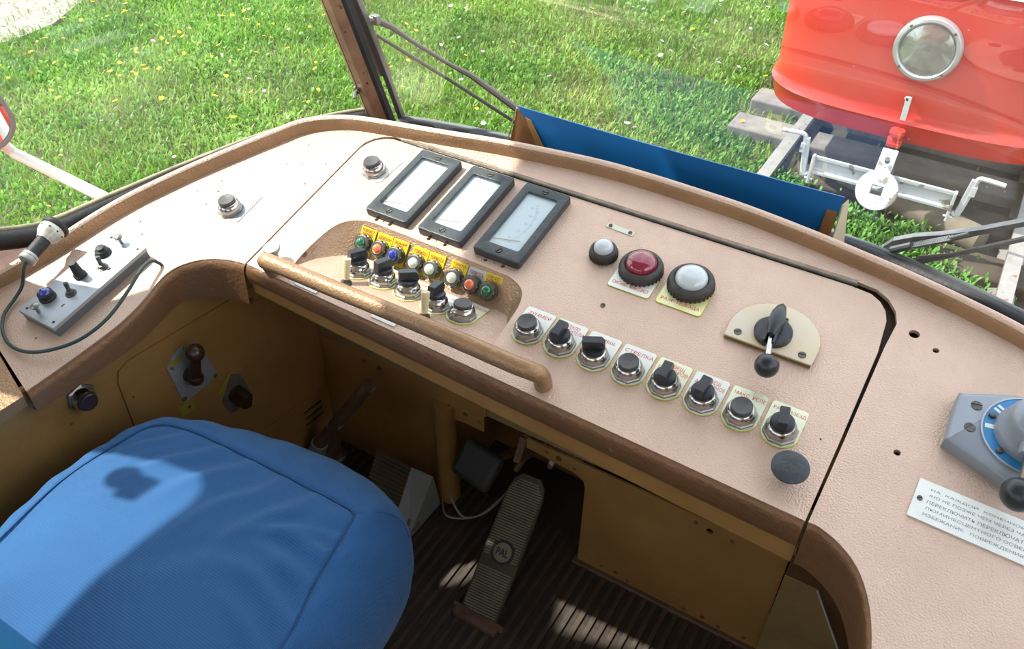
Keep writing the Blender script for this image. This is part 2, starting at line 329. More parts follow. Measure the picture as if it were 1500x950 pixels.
def grass_mat(name, a, b_, c_, sc1):
    M = bpy.data.materials.new(name); M.use_nodes = True; n = M.node_tree; bs = n.nodes['Principled BSDF']; bs.inputs['Roughness'].default_value = .5
    geo = n.nodes.new('ShaderNodeNewGeometry'); t = n.nodes.new('ShaderNodeTexCoord')
    r1 = n.nodes.new('ShaderNodeValToRGB'); n.links.new(geo.outputs['Random Per Island'], r1.inputs[0]); r1.color_ramp.elements[0].color = (*a, 1); r1.color_ramp.elements[1].color = (*b_, 1)
    no = n.nodes.new('ShaderNodeTexNoise'); no.inputs['Scale'].default_value = sc1; no.inputs['Detail'].default_value = 5; n.links.new(t.outputs['Object'], no.inputs['Vector'])
    r2 = n.nodes.new('ShaderNodeValToRGB'); r2.color_ramp.elements[0].position = .46; r2.color_ramp.elements[1].position = .66; n.links.new(no.outputs[0], r2.inputs[0])
    mx = n.nodes.new('ShaderNodeMixRGB'); n.links.new(r2.outputs[0], mx.inputs[0]); n.links.new(r1.outputs[0], mx.inputs[1]); mx.inputs[2].default_value = (*c_, 1)
    mf = n.nodes.new('ShaderNodeMixRGB'); mf.inputs[0].default_value = .5; n.links.new(r1.outputs[0], mf.inputs[1]); n.links.new(mx.outputs[0], mf.inputs[2])
    n.links.new(mf.outputs[0], bs.inputs['Base Color'])
    nb = n.nodes.new('ShaderNodeTexNoise'); nb.inputs['Scale'].default_value = sc1 * 2.6; nb.inputs['Detail'].default_value = 4; n.links.new(t.outputs['Object'], nb.inputs['Vector'])
    rb = n.nodes.new('ShaderNodeValToRGB'); rb.color_ramp.elements[0].position = .36; rb.color_ramp.elements[1].position = .62; rb.color_ramp.elements[0].color = (.42, .55, .35, 1); rb.color_ramp.elements[1].color = (1, 1, 1, 1); n.links.new(nb.outputs[0], rb.inputs[0])
    mu = n.nodes.new('ShaderNodeMixRGB'); mu.blend_type = 'MULTIPLY'; mu.inputs[0].default_value = 1; n.links.new(mf.outputs[0], mu.inputs[1]); n.links.new(rb.outputs[0], mu.inputs[2]); mf = mu
    n.links.new(mf.outputs[0], bs.inputs['Base Color'])
    tl = n.nodes.new('ShaderNodeBsdfTranslucent'); n.links.new(mf.outputs[0], tl.inputs[0]); ms = n.nodes.new('ShaderNodeMixShader'); ms.inputs[0].default_value = .35
    n.links.new(bs.outputs[0], ms.inputs[1]); n.links.new(tl.outputs[0], ms.inputs[2]); n.links.new(ms.outputs[0], n.nodes['Material Output'].inputs[0]); return M
gm1 = grass_mat('grass_blades', (.15, .33, .02), (.36, .58, .08), (.52, .55, .22), .7)
gm2 = grass_mat('weed_leaves', (.10, .30, .015), (.28, .55, .06), (.28, .46, .12), 1.1)
P, bp = field(210000, -7.6, 1.6, .3, 8.2)
keep = ~((P[:, 0] > -.55) & (P[:, 0] < 1.15) & (rng.uniform(0, 1, len(P)) > .02)) & ~((P[:, 0] < -5.80 + .08 * np.sin(P[:, 1] * 9) - .55 * np.maximum(0, P[:, 1] - 2.9)) & (P[:, 1] > 2.4) & (rng.uniform(0, 1, len(P)) > .08))
keep &= ~((P[:, 0] > -.95) & (P[:, 1] > 4.3) & (rng.uniform(0, 1, len(P)) > .3))
P = P[keep]; bp = bp[keep]
o = link('grass', leafmesh('grass', P, .075, .009, gm1, .75)); o['kind'] = 'stuff'; tag(o, 'short bright green lawn grass covering the ground outside the windows', 'grass')
P, bp = field(190000, -7.4, 1.6, .5, 7.6)
pr = np.clip(bp * 1.5 - .3, .12, 1) * np.clip(1.15 - .22 * (P[:, 0] + 3.2).clip(0), .45, 1)
keep = (rng.uniform(0, 1, len(P)) < pr) & ~((P[:, 0] > -.55) & (P[:, 0] < 1.0)) & ~((P[:, 0] < -5.75 - .55 * np.maximum(0, P[:, 1] - 2.9)) & (P[:, 1] > 2.4) & (rng.uniform(0, 1, len(P)) > .05))
keep &= ~((P[:, 0] > -.95) & (P[:, 1] > 4.3))
P = P[keep]; P[:, 2] = rng.uniform(0, .05, len(P))
o = link('weeds', leafmesh('weeds', P, .034, .019, gm2, .95)); o['kind'] = 'stuff'; tag(o, 'patches of broad-leaved clover and weeds growing through the lawn', 'weeds')
# weeds on the track in front of the red tram
cs = [(.02, 3.25, .16), (.18, 3.18, .2), (.34, 3.12, .18), (.45, 2.95, .16), (.62, 2.9, .14), (.30, 3.3, .10), (-.38, 3.45, .12), (.92, 2.7, .2), (.5, 2.75, .15)]
Q = np.concatenate([np.stack([rng.normal(cx, r * .55, 1500), rng.normal(cy, r * .55, 1500), rng.uniform(0, .13, 1500)], 1) for cx, cy, r in cs])
o = link('track_weeds', leafmesh('track_weeds', Q, .034, .012, mat('track_leaf', (.10, .26, .03), .6, var=.5, vscale=30), .9)); o['kind'] = 'stuff'; tag(o, 'green weeds growing in clumps between the rails below the coupler', 'weeds')
# small flowers
fl_m = {'yellow': mat('yellow_petal', (.85, .50, .01), .6), 'pink': mat('pink_petal', (.62, .28, .42), .6), 'pale blue': mat('pale_blue_petal', (.45, .50, .85), .6), 'white': mat('white_petal', (.85, .85, .82), .6)}
fm = {}
for cn, mt in fl_m.items():
    b = MB()
    for i in range(7):
        a = 2 * math.pi * i / 7; c, s_ = math.cos(a), math.sin(a)
        b.add([(0, 0, 0), (.010 * c + .006 * s_, .010 * s_ - .006 * c, .004), (.018 * c, .018 * s_, .005), (.010 * c - .006 * s_, .010 * s_ + .006 * c, .004)], [(0, 1, 2, 3)])
    b.lathe([(.006, 0), (.005, .006), (.001, .008)], 8); fm[cn] = b.mesh('flower', mt, 0)
rf = random.Random(11)
for cn, cnt in (('yellow', 150), ('pink', 60), ('pale blue', 34), ('white', 26)):
    for i in range(cnt):
        while True:
            if cn == 'yellow' and rf.random() < .6: x = rf.gauss(-4.6, .7); y = rf.gauss(3.4, .9)
            elif cn == 'pale blue' and rf.random() < .7: x = rf.gauss(-1.8, .4); y = rf.gauss(5.8, .6)
            else: x = rf.uniform(-6.6, -.7); y = rf.uniform(1.2, 6.6)
            if x < -.6 and y > 1 and not (x < -5.75 - .55 * max(0, y - 2.9)): break
        o = link('flower', fm[cn]); o.location = (x, y, rf.uniform(.055, .10)); o.rotation_euler = (rf.uniform(-.4, .4), rf.uniform(-.4, .4), rf.uniform(0, 6)); o.scale = [rf.uniform(.7, 1.25)] * 3
        tag(o, 'small %s flower in the sunlit grass' % cn, 'flower', '%s flowers in the grass' % cn)

# ---- red tram opposite
TX = .105
tr = thing('tram', 'red tram front with one round headlamp standing on the track outside', 'tram', T(TX, 3.42, G0 - 1.19))
def nose(ins, n=30):                       # plan outline of the body, shrunk by ins
    h = .745 - ins; pts = []
    for i in range(n + 1):
        t = -1 + 2 * i / n; x = h * math.sin(t * math.pi / 2) ; 
        c = max(0., 1 - abs(x / h) ** 5.0) ** (1 / 2.2)
        pts.append((x, .34 + ins - (.34 + .0) * c))
    # sides carry on straight back
    pts = [(-h, 3.2), (-h, 1.6), (-h, .6)] + pts + [(h, .6), (h, 1.6), (h, 3.2)]
    out = []
    for x, y in pts: out.append((x, y + (.045 * (x / .745) ** 2 if y < .5 else 0)))
    return out
prof = [(.10, -.0), (.045, -.008), (.026, .0), (.018, .03), (.012, .075), (.0, .098), (.010, .112), (.018, .13), (.020, .16), (.014, .30), (.010, .5), (.012, .70), (.012, .725)]
def shell(prof): return [[(x, y, z) for x, y in nose(i)] for i, z in prof]
put('body_panel', MB().loft(shell(prof)), redp, tr, smooth=50)
put('waist_band', MB().loft(shell([(.012, .725), (.004, .727), (.004, .80), (.012, .802)])), mat('white_band', (.78, .78, .76), .4), tr)
put('upper_panel', MB().loft(shell([(.012, .802), (.02, 1.0), (.10, 1.0)])), creamp, tr)
put('windscreen', MB().loft(shell([(.03, 1.0), (.17, 1.55)])), mat('dark_screen', (.03, .04, .05), .05, 0), tr)
put('roof', MB().loft(shell([(.17, 1.55), (.20, 1.75), (.4, 1.85), (.7, 1.88)])), creamp, tr)
put('underside', MB().loft([[(x, y, .02) for x, y in nose(.03)], [(0, 2, .02) for _ in nose(.03)]]), mat('black_underframe', (.02, .018, .015), .8), tr, smooth=0)
hl = put('headlamp', MB().lathe([(.146, -.0), (.146, .022), (.138, .034), (.126, .036), (.120, .028), (.116, .022)], 48, T(.0, .003, .468) @ Matrix.Rotation(R(90), 4, 'X')), steel, tr); hl.data.materials[0] = mat('lamp_rim', (.50, .53, .54), .3, .6, .08, 60, .12, 20)
put('lamp_glass', MB().lathe([(.118, .02), (.112, .028), (.08, .036), (.04, .040), (.005, .041)], 40, T(.0, .003, .468) @ Matrix.Rotation(R(90), 4, 'X')), mat('lamp_lens', (.30, .33, .30), .12, .55, .35, 24, .35, 14, coat=1, detail=1), hl)
for i in range(4):
    a = R(45 + 90 * i); put('rim_bolt', MB().lathe([(.006, .034), (.006, .041)], 8, T(.132 * math.cos(a), .003, .468 + .132 * math.sin(a)) @ Matrix.Rotation(R(90), 4, 'X')), dsteel, hl)
b = MB(); b.box((0, 0, 0), (.026, .010, .118), Matrix.Rotation(R(-5), 3, 'Y')); b.box((-.012, 0, .046), (.022, .010, .014), Matrix.Rotation(R(35), 3, 'Y'))
put('number_one', b, whitep, tr, T(-.008, -.008, .178) @ Matrix.Rotation(R(3), 4, 'Y'), smooth=0, bevel=.002)
b = MB(); b.lathe([(.034, -.005), (.036, .03), (.022, .035), (.022, .05), (.036, .055), (.034, .075)], 16, T(-.010, -.022, .0)); b.box((-.01, -.052, .062), (.05, .03, .016)); b.box((-.01, -.055, .012), (.06, .035, .016))
put('coupler_hook', b, redhook, tr)
# coupler and folding bar under the body
cp = thing('coupler', 'white tow coupler with a round head and square hole below the red tram', 'coupler', T(TX, 3.15, G0 - 1.28))
b = MB(); Fh = Matrix.Rotation(R(90), 4, 'X')
hole = [(-.026, -.021), (.026, -.021), (.026, .021), (-.026, .021)]
me = plate_mesh('coupler_head', [circle(0, 0, .094, 40), hole], -.02, .02, whitep, bevel=.004)
link('coupler_head', me, cp, T(.005, -.02, -.03) @ Matrix.Rotation(R(62), 4, 'X'))
b = MB(); b.box((-.005, .105, .035), (.072, .02, .17), Matrix.Rotation(R(-38), 3, 'X')); put('coupler_arm', b, whitep, cp, bevel=.003, smooth=0)
put('arm_bolt', MB().cyl((0, .09, .07), (0, .075, .09), .012, n=10), dsteel, cp)
gu = thing('life_guard', 'white painted folding guard bar with side brackets behind the coupler', 'guard bar', T(TX, 3.25, G0 - 1.32))
b = MB(); b.box((0, 0, .035), (.66, .014, .018)); b.box((0, -.004, -.04), (.66, .03, .014)); b.box((0, .012, -.002), (.66, .012, .07))
put('crossbar', b, whitep, gu, bevel=.002, smooth=0)
for s_ in (-1, 1):
    put('bracket', MB().box((s_ * .33, -.01, -.01), (.014, .035, .12)).box((s_ * .375, .0, .03), (.028, .02, .19), Matrix.Rotation(R(s_ * 6), 3, 'Y')).box((s_ * .395, .0, .07), (.024, .03, .05)), whitep, gu, bevel=.003, smooth=0)
    put('handle', MB().tube(smooth_path([(s_ * .34, 0, -.055), (s_ * .36, 0, -.07), (s_ * .375, 0, -.03), (s_ * .392, 0, .11), (s_ * .402, 0, .135), (s_ * .43, -.004, .140), (s_ * .51, -.01, .138)], 4), .0115, 10), whitep, gu)
    put('pin', MB().cyl((s_ * .33, -.02, -.05), (s_ * .33, -.02, -.10), .008, n=8).cyl((s_ * .33 - .02, -.02, -.075), (s_ * .33 + .02, -.02, -.075), .006, n=8), whitep, gu)
# ================================================================== THE CAB
# ---- dashboard outline (u to the right, v up the slope)
foot = [(.95, -.60), (.945, -.30), (.935, -.08), (.90, .04), (.82, .135), (.70, .203), (.572, .252), (.496, .273), (.413, .291), (.347, .302), (.276, .313), (.178, .324), (.096, .328), (.008, .330), (-.081, .327), (-.223, .310), (-.331, .291), (-.45, .271), (-.495, .262), (-.530, .250), (-.564, .230), (-.586, .208), (-.603, .178), (-.628, .133), (-.652, .088), (-.677, .038), (-.699, -.012), (-.718, -.06), (-.733, -.116), (-.745, -.18), (-.758, -.235), (-.775, -.29), (-.80, -.33)]
foot = [tuple(p)[:2] for p in smooth_path([(x, y, 0) for x, y in foot], 4)]
def normals2(P):
    out = []
    for i in range(len(P)):
        a = P[max(0, i - 1)]; b = P[min(len(P) - 1, i + 1)]; dx, dy = b[0] - a[0], b[1] - a[1]; l = math.hypot(dx, dy); out.append((dy / l, -dx / l))
    return out
fn = [(-a, -b) for a, b in normals2(foot)]      # pointing inwards, to the driver
if fn[40][1] > 0: fn = [(-a, -b) for a, b in fn]
def off(d, w): return [(p[0] - n[0] * d, p[1] - n[1] * d, w) for p, n in zip(foot, fn)]
def linp(a, b, n): return [(a[0] + (b[0] - a[0]) * i / n, a[1] + (b[1] - a[1]) * i / n) for i in range(n)]
wing_r = [(.4170, -.0985), (.430, -.0985), (.455, -.108), (.478, -.125), (.496, -.150), (.509, -.180), (.518, -.215), (.523, -.26), (.527, -.34), (.53, -.60)]
wing_l = [(-.568, -.401), (-.556, -.34), (-.546, -.28), (-.5425, -.24), (-.546, -.20), (-.553, -.165), (-.553, -.140), (-.544, -.120), (-.526, -.101), (-.503, -.088), (-.478, -.080), (-.4555, -.0765)]
wing_l = [tuple(p)[:2] for p in smooth_path([(x, y, 0) for x, y in wing_l], 3)]
wing_r = [tuple(p)[:2] for p in smooth_path([(x, y, 0) for x, y in wing_r], 3)]
# the opening the hinged lid lies in
lid = [(-.452, -.0755), (-.4575, .074), (-.4625, .222)] + [(-.4155 - .047 * math.cos(R(a)), .222 + .047 * math.sin(R(a))) for a in (20, 40, 60, 80)] + [(.355, .2665)] + [(.366 + .047 * math.sin(R(a)), .2165 + .050 * math.cos(R(a))) for a in (20, 40, 60, 80)] + [(.417, .17), (.4155, .02), (.4135, -.0985)]
gap_o = [(-.4555, -.0765), (-.461, .074), (-.466, .222)] + [(-.4155 - .0525 * math.cos(R(a)), .222 + .053 * math.sin(R(a))) for a in (20, 40, 60, 80)] + [(.36, .2775)] + [(.366 + .060 * math.sin(R(a)), .2165 + .062 * math.cos(R(a))) for a in (20, 40, 60, 80)] + [(.4220, .18), (.4195, .02), (.4170, -.0985)]
outline = [tuple(p) for p in [(x[0], x[1]) for x in off(.002, 0)]]
desk_poly = outline[::-1]           # left end -> right end
desk_poly = outline + wing_l + gap_o + wing_r
hl_ = [(-.683, -.08), (-.657, -.101), (-.615, .032), (-.649, .017), (-.611, -.001), (-.554, .137), (-.529, .149), (-.491, .166), (-.553, .194), (-.491, .11), (-.628, .055), (-.636, -.330), (-.66, -.357)]
holes = [circle(x, y, .0018, 8) for x, y in hl_] + [circle(.449, .219, .0068, 16), circle(.479, .204, .0042, 12), circle(.477, .034, .0042, 12)]
dash = thing('dashboard', 'bronze painted dashboard curving around the driver seat with raised rim and hinged lid', 'dashboard', DESK(0, 0))
link('desk_top', plate_mesh('desk_top', [desk_poly] + holes, -.006, 0, copper, smooth=40), dash)
put('backing', MB().prism(outline + wing_l + [(-.456, -.074), (.417, -.097)] + wing_r, -.0145, -.0125).add([], []), dark_hole, dash, T(0, 0, 0), smooth=0) if False else None
# dark tray below the lid and the screw holes
link('backing', plate_mesh('backing', [[(-.75, -.30), (-.72, -.1), (-.62, .14), (-.56, .22), (-.4, .268), (-.2, .315), (.07, .345), (.3, .32), (.57, .25), (.60, .0), (.545, .0), (.54, -.09), (.44, -.09), (.42, -.085), (.42, .05), (-.02, .09), (-.45, .10), (-.46, -.06), (-.56, -.09), (-.58, -.16), (-.57, -.30)]], -.016, -.0145, mat('gap_brown', (.07, .045, .03), .8)), dash)
# raised rim
rows = [off(-.002, -.003), off(.0002, .004), off(.0012, .010), off(.0030, .0165), off(.0062, .0215), off(.0105, .0230), off(.0150, .0200), off(.0170, .012), off(.0175, -.02), off(.0175, -.03)]
rim = MB().loft(rows); put('rim', rim, rail_m, dash, smooth=60)
# rim: lit look of the crest painted in as paler copper
crest = MB().loft([off(.0042, .0195), off(.0066, .0226), off(.0108, .0238), off(.0152, .0208)]); put('rim_crest', crest, copper, dash, smooth=60, label='crest of the rim with its lit look painted paler')
# front skirts (vertical faces hanging under the front edges)
def skirt(path, drops, mb, name, flare=0., mt=skirt_m):
    P = path; N = normals2(P); sg = 1
    Minv = Matrix.Rotation(-TH, 4, 'X')
    rows = []
    for (o, z) in drops:
        row = []
        for i, (p, n) in enumerate(zip(P, N)):
            t = i / (len(P) - 1); zz = z(t) if callable(z) else z
            base = Matrix.Rotation(TH, 4, 'X') @ Vector((p[0] + n[0] * o, p[1] + n[1] * o, -.0005))
            base.z += zz; row.append(tuple(Minv @ base))
        rows.append(row)
    put(name, mb.loft(rows), mt, dash, smooth=50)
front_edge = linp((-.452, -.0755), (.4135, -.0985), 24) + [(.4135, -.0985)]
zb = lambda t: -.030 - .012 * t
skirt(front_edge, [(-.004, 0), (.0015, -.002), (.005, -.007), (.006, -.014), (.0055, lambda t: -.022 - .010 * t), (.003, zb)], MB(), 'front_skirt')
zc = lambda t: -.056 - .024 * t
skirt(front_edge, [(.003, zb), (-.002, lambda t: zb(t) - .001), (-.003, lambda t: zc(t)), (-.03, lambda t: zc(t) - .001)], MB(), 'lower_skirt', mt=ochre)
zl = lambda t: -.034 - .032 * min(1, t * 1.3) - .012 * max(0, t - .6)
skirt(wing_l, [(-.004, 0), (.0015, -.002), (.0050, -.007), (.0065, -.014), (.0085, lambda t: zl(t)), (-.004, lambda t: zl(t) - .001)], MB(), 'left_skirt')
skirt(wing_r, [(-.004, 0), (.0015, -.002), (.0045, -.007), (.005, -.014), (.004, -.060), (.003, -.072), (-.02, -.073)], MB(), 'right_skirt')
# left end face of the wing
# ---- the hinged lid with its sunken switch tray
rec = [(-.384, -.052), (-.387, -.02), (-.386, .02), (-.3815, .048), (-.371, .066), (-.352, .0785), (-.330, .083), (-.30, .083), (-.18, .0805), (-.09, .078), (-.065, .0735), (-.047, .062), (-.038, .045), (-.034, .02), (-.031, -.052)]
recp = [tuple(p)[:2] for p in smooth_path([(x, y, 0) for x, y in rec], 4)]
lh = [(x, .0915) for x in (-.328, -.302, -.228, -.198, -.126, -.096)]
lid_holes = [circle(x, y, .0034, 12) for x, y in lh] + [circle(x + .013, .092, .0014, 8) for x in (-.328, -.228, -.126)] + [circle(.395, .012, .0014, 8)]
ld = link('lid_panel', plate_mesh('lid_panel', [lid, recp] + lid_holes, -.005, 0, copper, smooth=40), dash)
FT = math.tan(R(20.4))
def floor_w(v): return -max(0, (v + .052)) * FT
def tray_floor(p):
    x, y = p; # shrink towards the inside
    t = (y + .052) / .135; k0 = min(1, max(0, t)); fx = min(max(x, -.384 + .050 * k0), -.031 - .028 * k0); fy = -.052 + (y + .052) * (.094 / .135)
    k = min(1, max(0, t)); fx = x + (fx - x) * (k * .95); return (fx, fy, floor_w(fy))
r0 = [(x, y, -.0002) for x, y in recp]; r1 = [tray_floor(p) for p in recp]
lerp = lambda a, b, t: tuple(a[i] + (b[i] - a[i]) * t for i in range(3))
mid = [tuple(Vector(lerp(a, b, .06)) + Vector((0, 0, -.0012))) for a, b in zip(r0, r1)]
mid2 = [tuple(Vector(lerp(a, b, .9)) + Vector((0, 0, -.001))) for a, b in zip(r0, r1)]
fl = [tuple(Vector(lerp(b, (-.2, b[1] * .6 - .01, floor_w(b[1] * .6 - .01)), .05))) for b in r1]
tray_m = mat('tray_shade_paint', (.40, .255, .165), .36, .5, .45, 300, .12, 20, spots=[((.16, .10, .07), 30, .66)])  # the desk's copper paint, browned so the walls carry painted shade
tray = MB().loft([r0, mid, mid2, r1]); n = len(r1); put('switch_tray', tray, tray_m, ld, smooth=45, label='walls of the sunken switch tray with shade painted in brown')
put('tray_floor', MB().add(r1, [tuple(range(n))]), mat('tray_floor_paint', (.60, .415, .31), .42, .4, .4, 300, .12, 18, spots=[((.30, .2, .14), 26, .70)]), ld, smooth=0)
# long piano hinge and its dark gap
b = MB(); b.tube([(-.408, .2705, .001), (.362, .2705, .001)], .0020, 10)
hinge = put('hinge', b, dsteel, dash)
b = MB(); b.box((-.02, .2765, .0004), (.76, .006, .0008)); put('hinge_leaf', b, mat('hinge_brown', (.28, .20, .14), .5, .3, .5, 120, .35, 30), hinge)
for i in range(24): put('knuckle', MB().cyl((-.405 + i * .032, .2705, .001), (-.375 + i * .032, .2705, .001), .0024, n=10), dsteel, hinge)
# left end: lower sill beyond the wing
# ---- helper positions on the tilted pieces
def wallF(u, s):       # a frame on the sloping back wall of the tray; s = distance down the wall
    a = math.atan2(.0352, .037); v = .0800 - s * math.cos(a); w_ = -s * math.sin(a)
    return DESK(u, v, w_, 0, -0.0) @ Matrix.Rotation(math.pi / 2 - (math.pi / 2 - a), 4, 'X') @ T(0, 0, .0004)
def floorF(u, v, rz=0): return DESK(u, v, floor_w(v)) @ Matrix.Rotation(-R(20.4), 4, 'X') @ Matrix.Rotation(rz, 4, 'Z')

# ================================================================== SWITCHES AND LAMPS
def dplate(r, top, hw, n=14):     # round below, square above
    pts = [(r * math.cos(a), r * math.sin(a)) for a in [math.pi + math.pi * k / n for k in range(n + 1)]]
    pts[0] = (-hw, .004); pts[-1] = (hw, .004)
    return pts + [(hw, top - .004), (hw - .001, top - .001), (hw - .004, top), (-hw + .004, top), (-hw + .001, top - .001), (-hw, top - .004)]
class K: pass
def switch(M, kind, label, cat, plate_m, lines, group, fin_ang=0., plate=True, scale=1., txt=None, big=False, tcol=redtxt, rim_m=None, toff=0.):
    t = thing('push_button' if kind == 'push' else 'rotary_switch', label, cat, M, group)
    if plate:
        top = .041; pl = link('label_plate', plate_mesh('label_plate', [dplate(.0235, top, .0228)], 0, .0010, rim_m or ygreen), t)
        link('plate_face', plate_mesh('plate_face', [dplate(.0226, top - .0004, .0224)], .0010, .0014, plate_m), pl)
        if lines:
            tt = '\n'.join(lines); wd = min(.040, .0060 * max(len(l) for l in lines) * .95); text(tt, wd, .0056 * len(lines) + .0022 * (len(lines) - 1), tcol, T(.001 + toff, .031 if len(lines) == 1 else .0285, .0014), pl, spacing=.95)
    b = MB(); s = scale
    b.lathe([(.0212 * s, .0012), (.0212 * s, .0046), (.0196 * s, .0060)], 8, a0=R(22.5)); put('nut', b, steel, t, smooth=20)
    b = MB(); b.lathe([(.0188 * s, .0058), (.0190 * s, .0085), (.0182 * s, .0125), (.0162 * s, .0160), (.0148 * s, .0172), (.0150 * s, .0178), (.0146 * s, .0186), (.0136 * s, .0186)], 36); put('bezel', b, chrome, t, smooth=40)
    if kind == 'push':
        b = MB(); b.lathe([(.0134, .0180), (.0134, .0222), (.0128, .0232), (.0112, .0230), (.0060, .0221), (.0004, .0219)], 32); put('cap', b, capgrey, t, smooth=30)
    else:
        kn = put('knob', MB().lathe([(.0140, .0182), (.0144, .0200), (.0144, .0222), (.0134, .0240), (.0120, .0245)], 32), blackp, t, T(0, 0, 0), smooth=30)
        b = MB(); pr = [(-.0140, .024), (-.0140, .0385), (.0110, .0385), (.0152, .0315), (.0152, .024)]
        vs = [(x_, y_, z_) for x_ in (-.0058, .0058) for y_, z_ in pr]
        b.add(vs, [(0, 1, 2, 3, 4)[::-1], (5, 6, 7, 8, 9)] + [(i, (i + 1) % 5, 5 + (i + 1) % 5, 5 + i) for i in range(5)])
        put('pointer', b, blackp, kn, Matrix.Rotation(fin_ang, 4, 'Z'), smooth=0, bevel=.0011)
    return t
SWX = [i * .05 for i in range(8)]
row = [('push', white_m, ['ЗУММЕР'], 0, 'flat grey push button at the left end of the front row, beside the handrail'),
       ('rot', white_m, ['СТЕКЛО', 'ОЧИСТИТЕЛИ'], -.02, 'black rotary switch second in the front row, on a white wiper label'),
       ('rot', white_m, ['ОСВЕЩ'], -1.15, 'black rotary switch turned crosswise, third in the front row'),
       ('push', white_m, ['СТРЕЛКА'], 0, 'grey push button in the middle of the front row, fourth from the left'),
       ('rot', cream, ['ОСВЕЩ', 'ПРИБОРОВ'], .02, 'black rotary switch on a cream two-line label, fifth in the front row'),
       ('rot', white_m, ['ОСВЕЩ', 'АВАРИЙНОЕ'], -.06, 'black rotary switch on a pale two-line label, sixth in the front row'),
       ('push', greeny, ['МАКС. РЕЛЕ'], 0, 'worn grey push button on a greenish label, seventh in the front row'),
       ('rot', greeny, ['РАЗР. ПОЕЗД'], .22, 'black rotary switch at the right end of the front row, above the mushroom button')]
row_things = []
for x, (kd, pm, ln, fa, lb) in zip(SWX, row):
    row_things.append(switch(DESK(x, 0, 0), kd, lb, 'button' if kd == 'push' else 'switch', pm, ln, 'controls in the front row', fa))
# in the sunken tray
tr_ = [('rot', -.300, -.002, greeny, [''], -.35, 'black rotary switch at the left end of the tray, beside the ivory toggle'),
       ('rot', -.252, -.001, cream, ['  ДВЕРИ'], -.2, 'black rotary switch second from the left in the sunken tray'),
       ('rot', -.204, -.004, greeny, ['   ЦЕНТР'], -.78, 'black rotary switch turned crosswise in the middle of the sunken tray'),
       ('rot', -.152, -.008, white_m, ['  ЛИНЕЙНЫЙ'], .05, 'black rotary switch behind the right ivory toggle in the sunken tray')]
for kd, x, v, pm, ln, fa, lb in tr_:
    switch(floorF(x, v), kd, lb, 'switch', pm, ln if ln[0] else None, 'controls in the sunken tray', fa, toff=.006)
switch(floorF(-.107, -.006), 'push', 'brown-grey push button at the right end of the sunken tray', 'button', cream, ['   ЗВОНОК'], 'controls in the sunken tray', toff=.004)
# push buttons on the left
pb = thing('push_button', 'silver push button on a bare metal plate on the sunlit left wing', 'button', DESK(-.562, .006))
link('base_plate', plate_mesh('base_plate', [rrect(-.026, -.020, .030, .046, .002)], 0, .0012, alu), pb, Matrix.Rotation(R(4), 4, 'Z'))
def btn_parts(t, cap=capgrey):
    put('nut', MB().lathe([(.0212, .0012), (.0212, .0046), (.0196, .0060)], 8, a0=R(10)), steel, t, smooth=20)
    put('bezel', MB().lathe([(.0188, .0058), (.0190, .0085), (.0182, .0125), (.0162, .0160), (.0148, .0172), (.0150, .0178), (.0146, .0186), (.0136, .0186)], 36), chrome, t, smooth=40)
    put('cap', MB().lathe([(.0134, .0180), (.0134, .0232), (.0126, .0242), (.0112, .0240), (.0060, .0231), (.0004, .0229)], 32), cap, t, smooth=30)
btn_parts(pb)
pb = thing('push_button', 'silver push button on a white plate at the upper left of the lid', 'button', DESK(-.402, .184))
pl = link('base_plate', plate_mesh('base_plate', [[(-.021, -.018), (.020, -.022), (.026, -.015), (.030, .040), (-.012, .043), (-.024, .0)]], 0, .0012, white_m), pb)
text('ДВОРНИК', .028, .005, redtxt, T(.006, .032, .0012), pl)
btn_parts(pb)
# ivory toggles
for x, v, lb in ((-.291, -.036, 'ivory toggle lever at the left end of the tray, standing behind the handrail'), (-.147, -.040, 'ivory toggle lever standing between the handrail and the fourth tray switch')):
    t = thing('toggle_switch', lb, 'switch', floorF(x, v), 'ivory toggles')
    put('collar', MB().lathe([(.0085, 0), (.0085, .003), (.0055, .0035), (.0050, .008)], 12), dsteel, t)
    put('lever', MB().cyl((0, 0, .004), (-.003, .006, .038), .0048, .0062, 14), ivory, t)
# indicator lamps on the tray wall
lamps = [(-.329, 'ПОВОРОТ\nНАЛЕВО', yellow, jewel_g, 'green indicator lamp at the left end of the tray wall'), (-.297, 'ДВЕРИ', yellow, jewel_o, 'orange indicator lamp second from the left on the tray wall'),
         (-.267, 'ДАЛЬНИЙ\nСВЕТ', yellow, jewel_b, 'blue indicator lamp third from the left on the tray wall'), (-.229, 'ТОРМОЗ.1', yellow, jewel_w, 'white indicator lamp under the fourth label, next to the gap after blue'),
         (-.199, 'ТОРМОЗ.2', yellow, jewel_w, 'white indicator lamp fifth from the left on the tray wall'), (-.159, 'ТОРМОЗА\nВАГОН-2', yellow, jewel_w, 'white indicator lamp beside the orange one with the silver label'),
         (-.128, 'УСКОРИТЕЛЬ', alu, jewel_o, 'orange indicator lamp under the silver label near the right end'), (-.099, 'ПОВОРОТ\nНАПРАВО', yellow, jewel_g, 'green indicator lamp at the right end of the tray wall')]
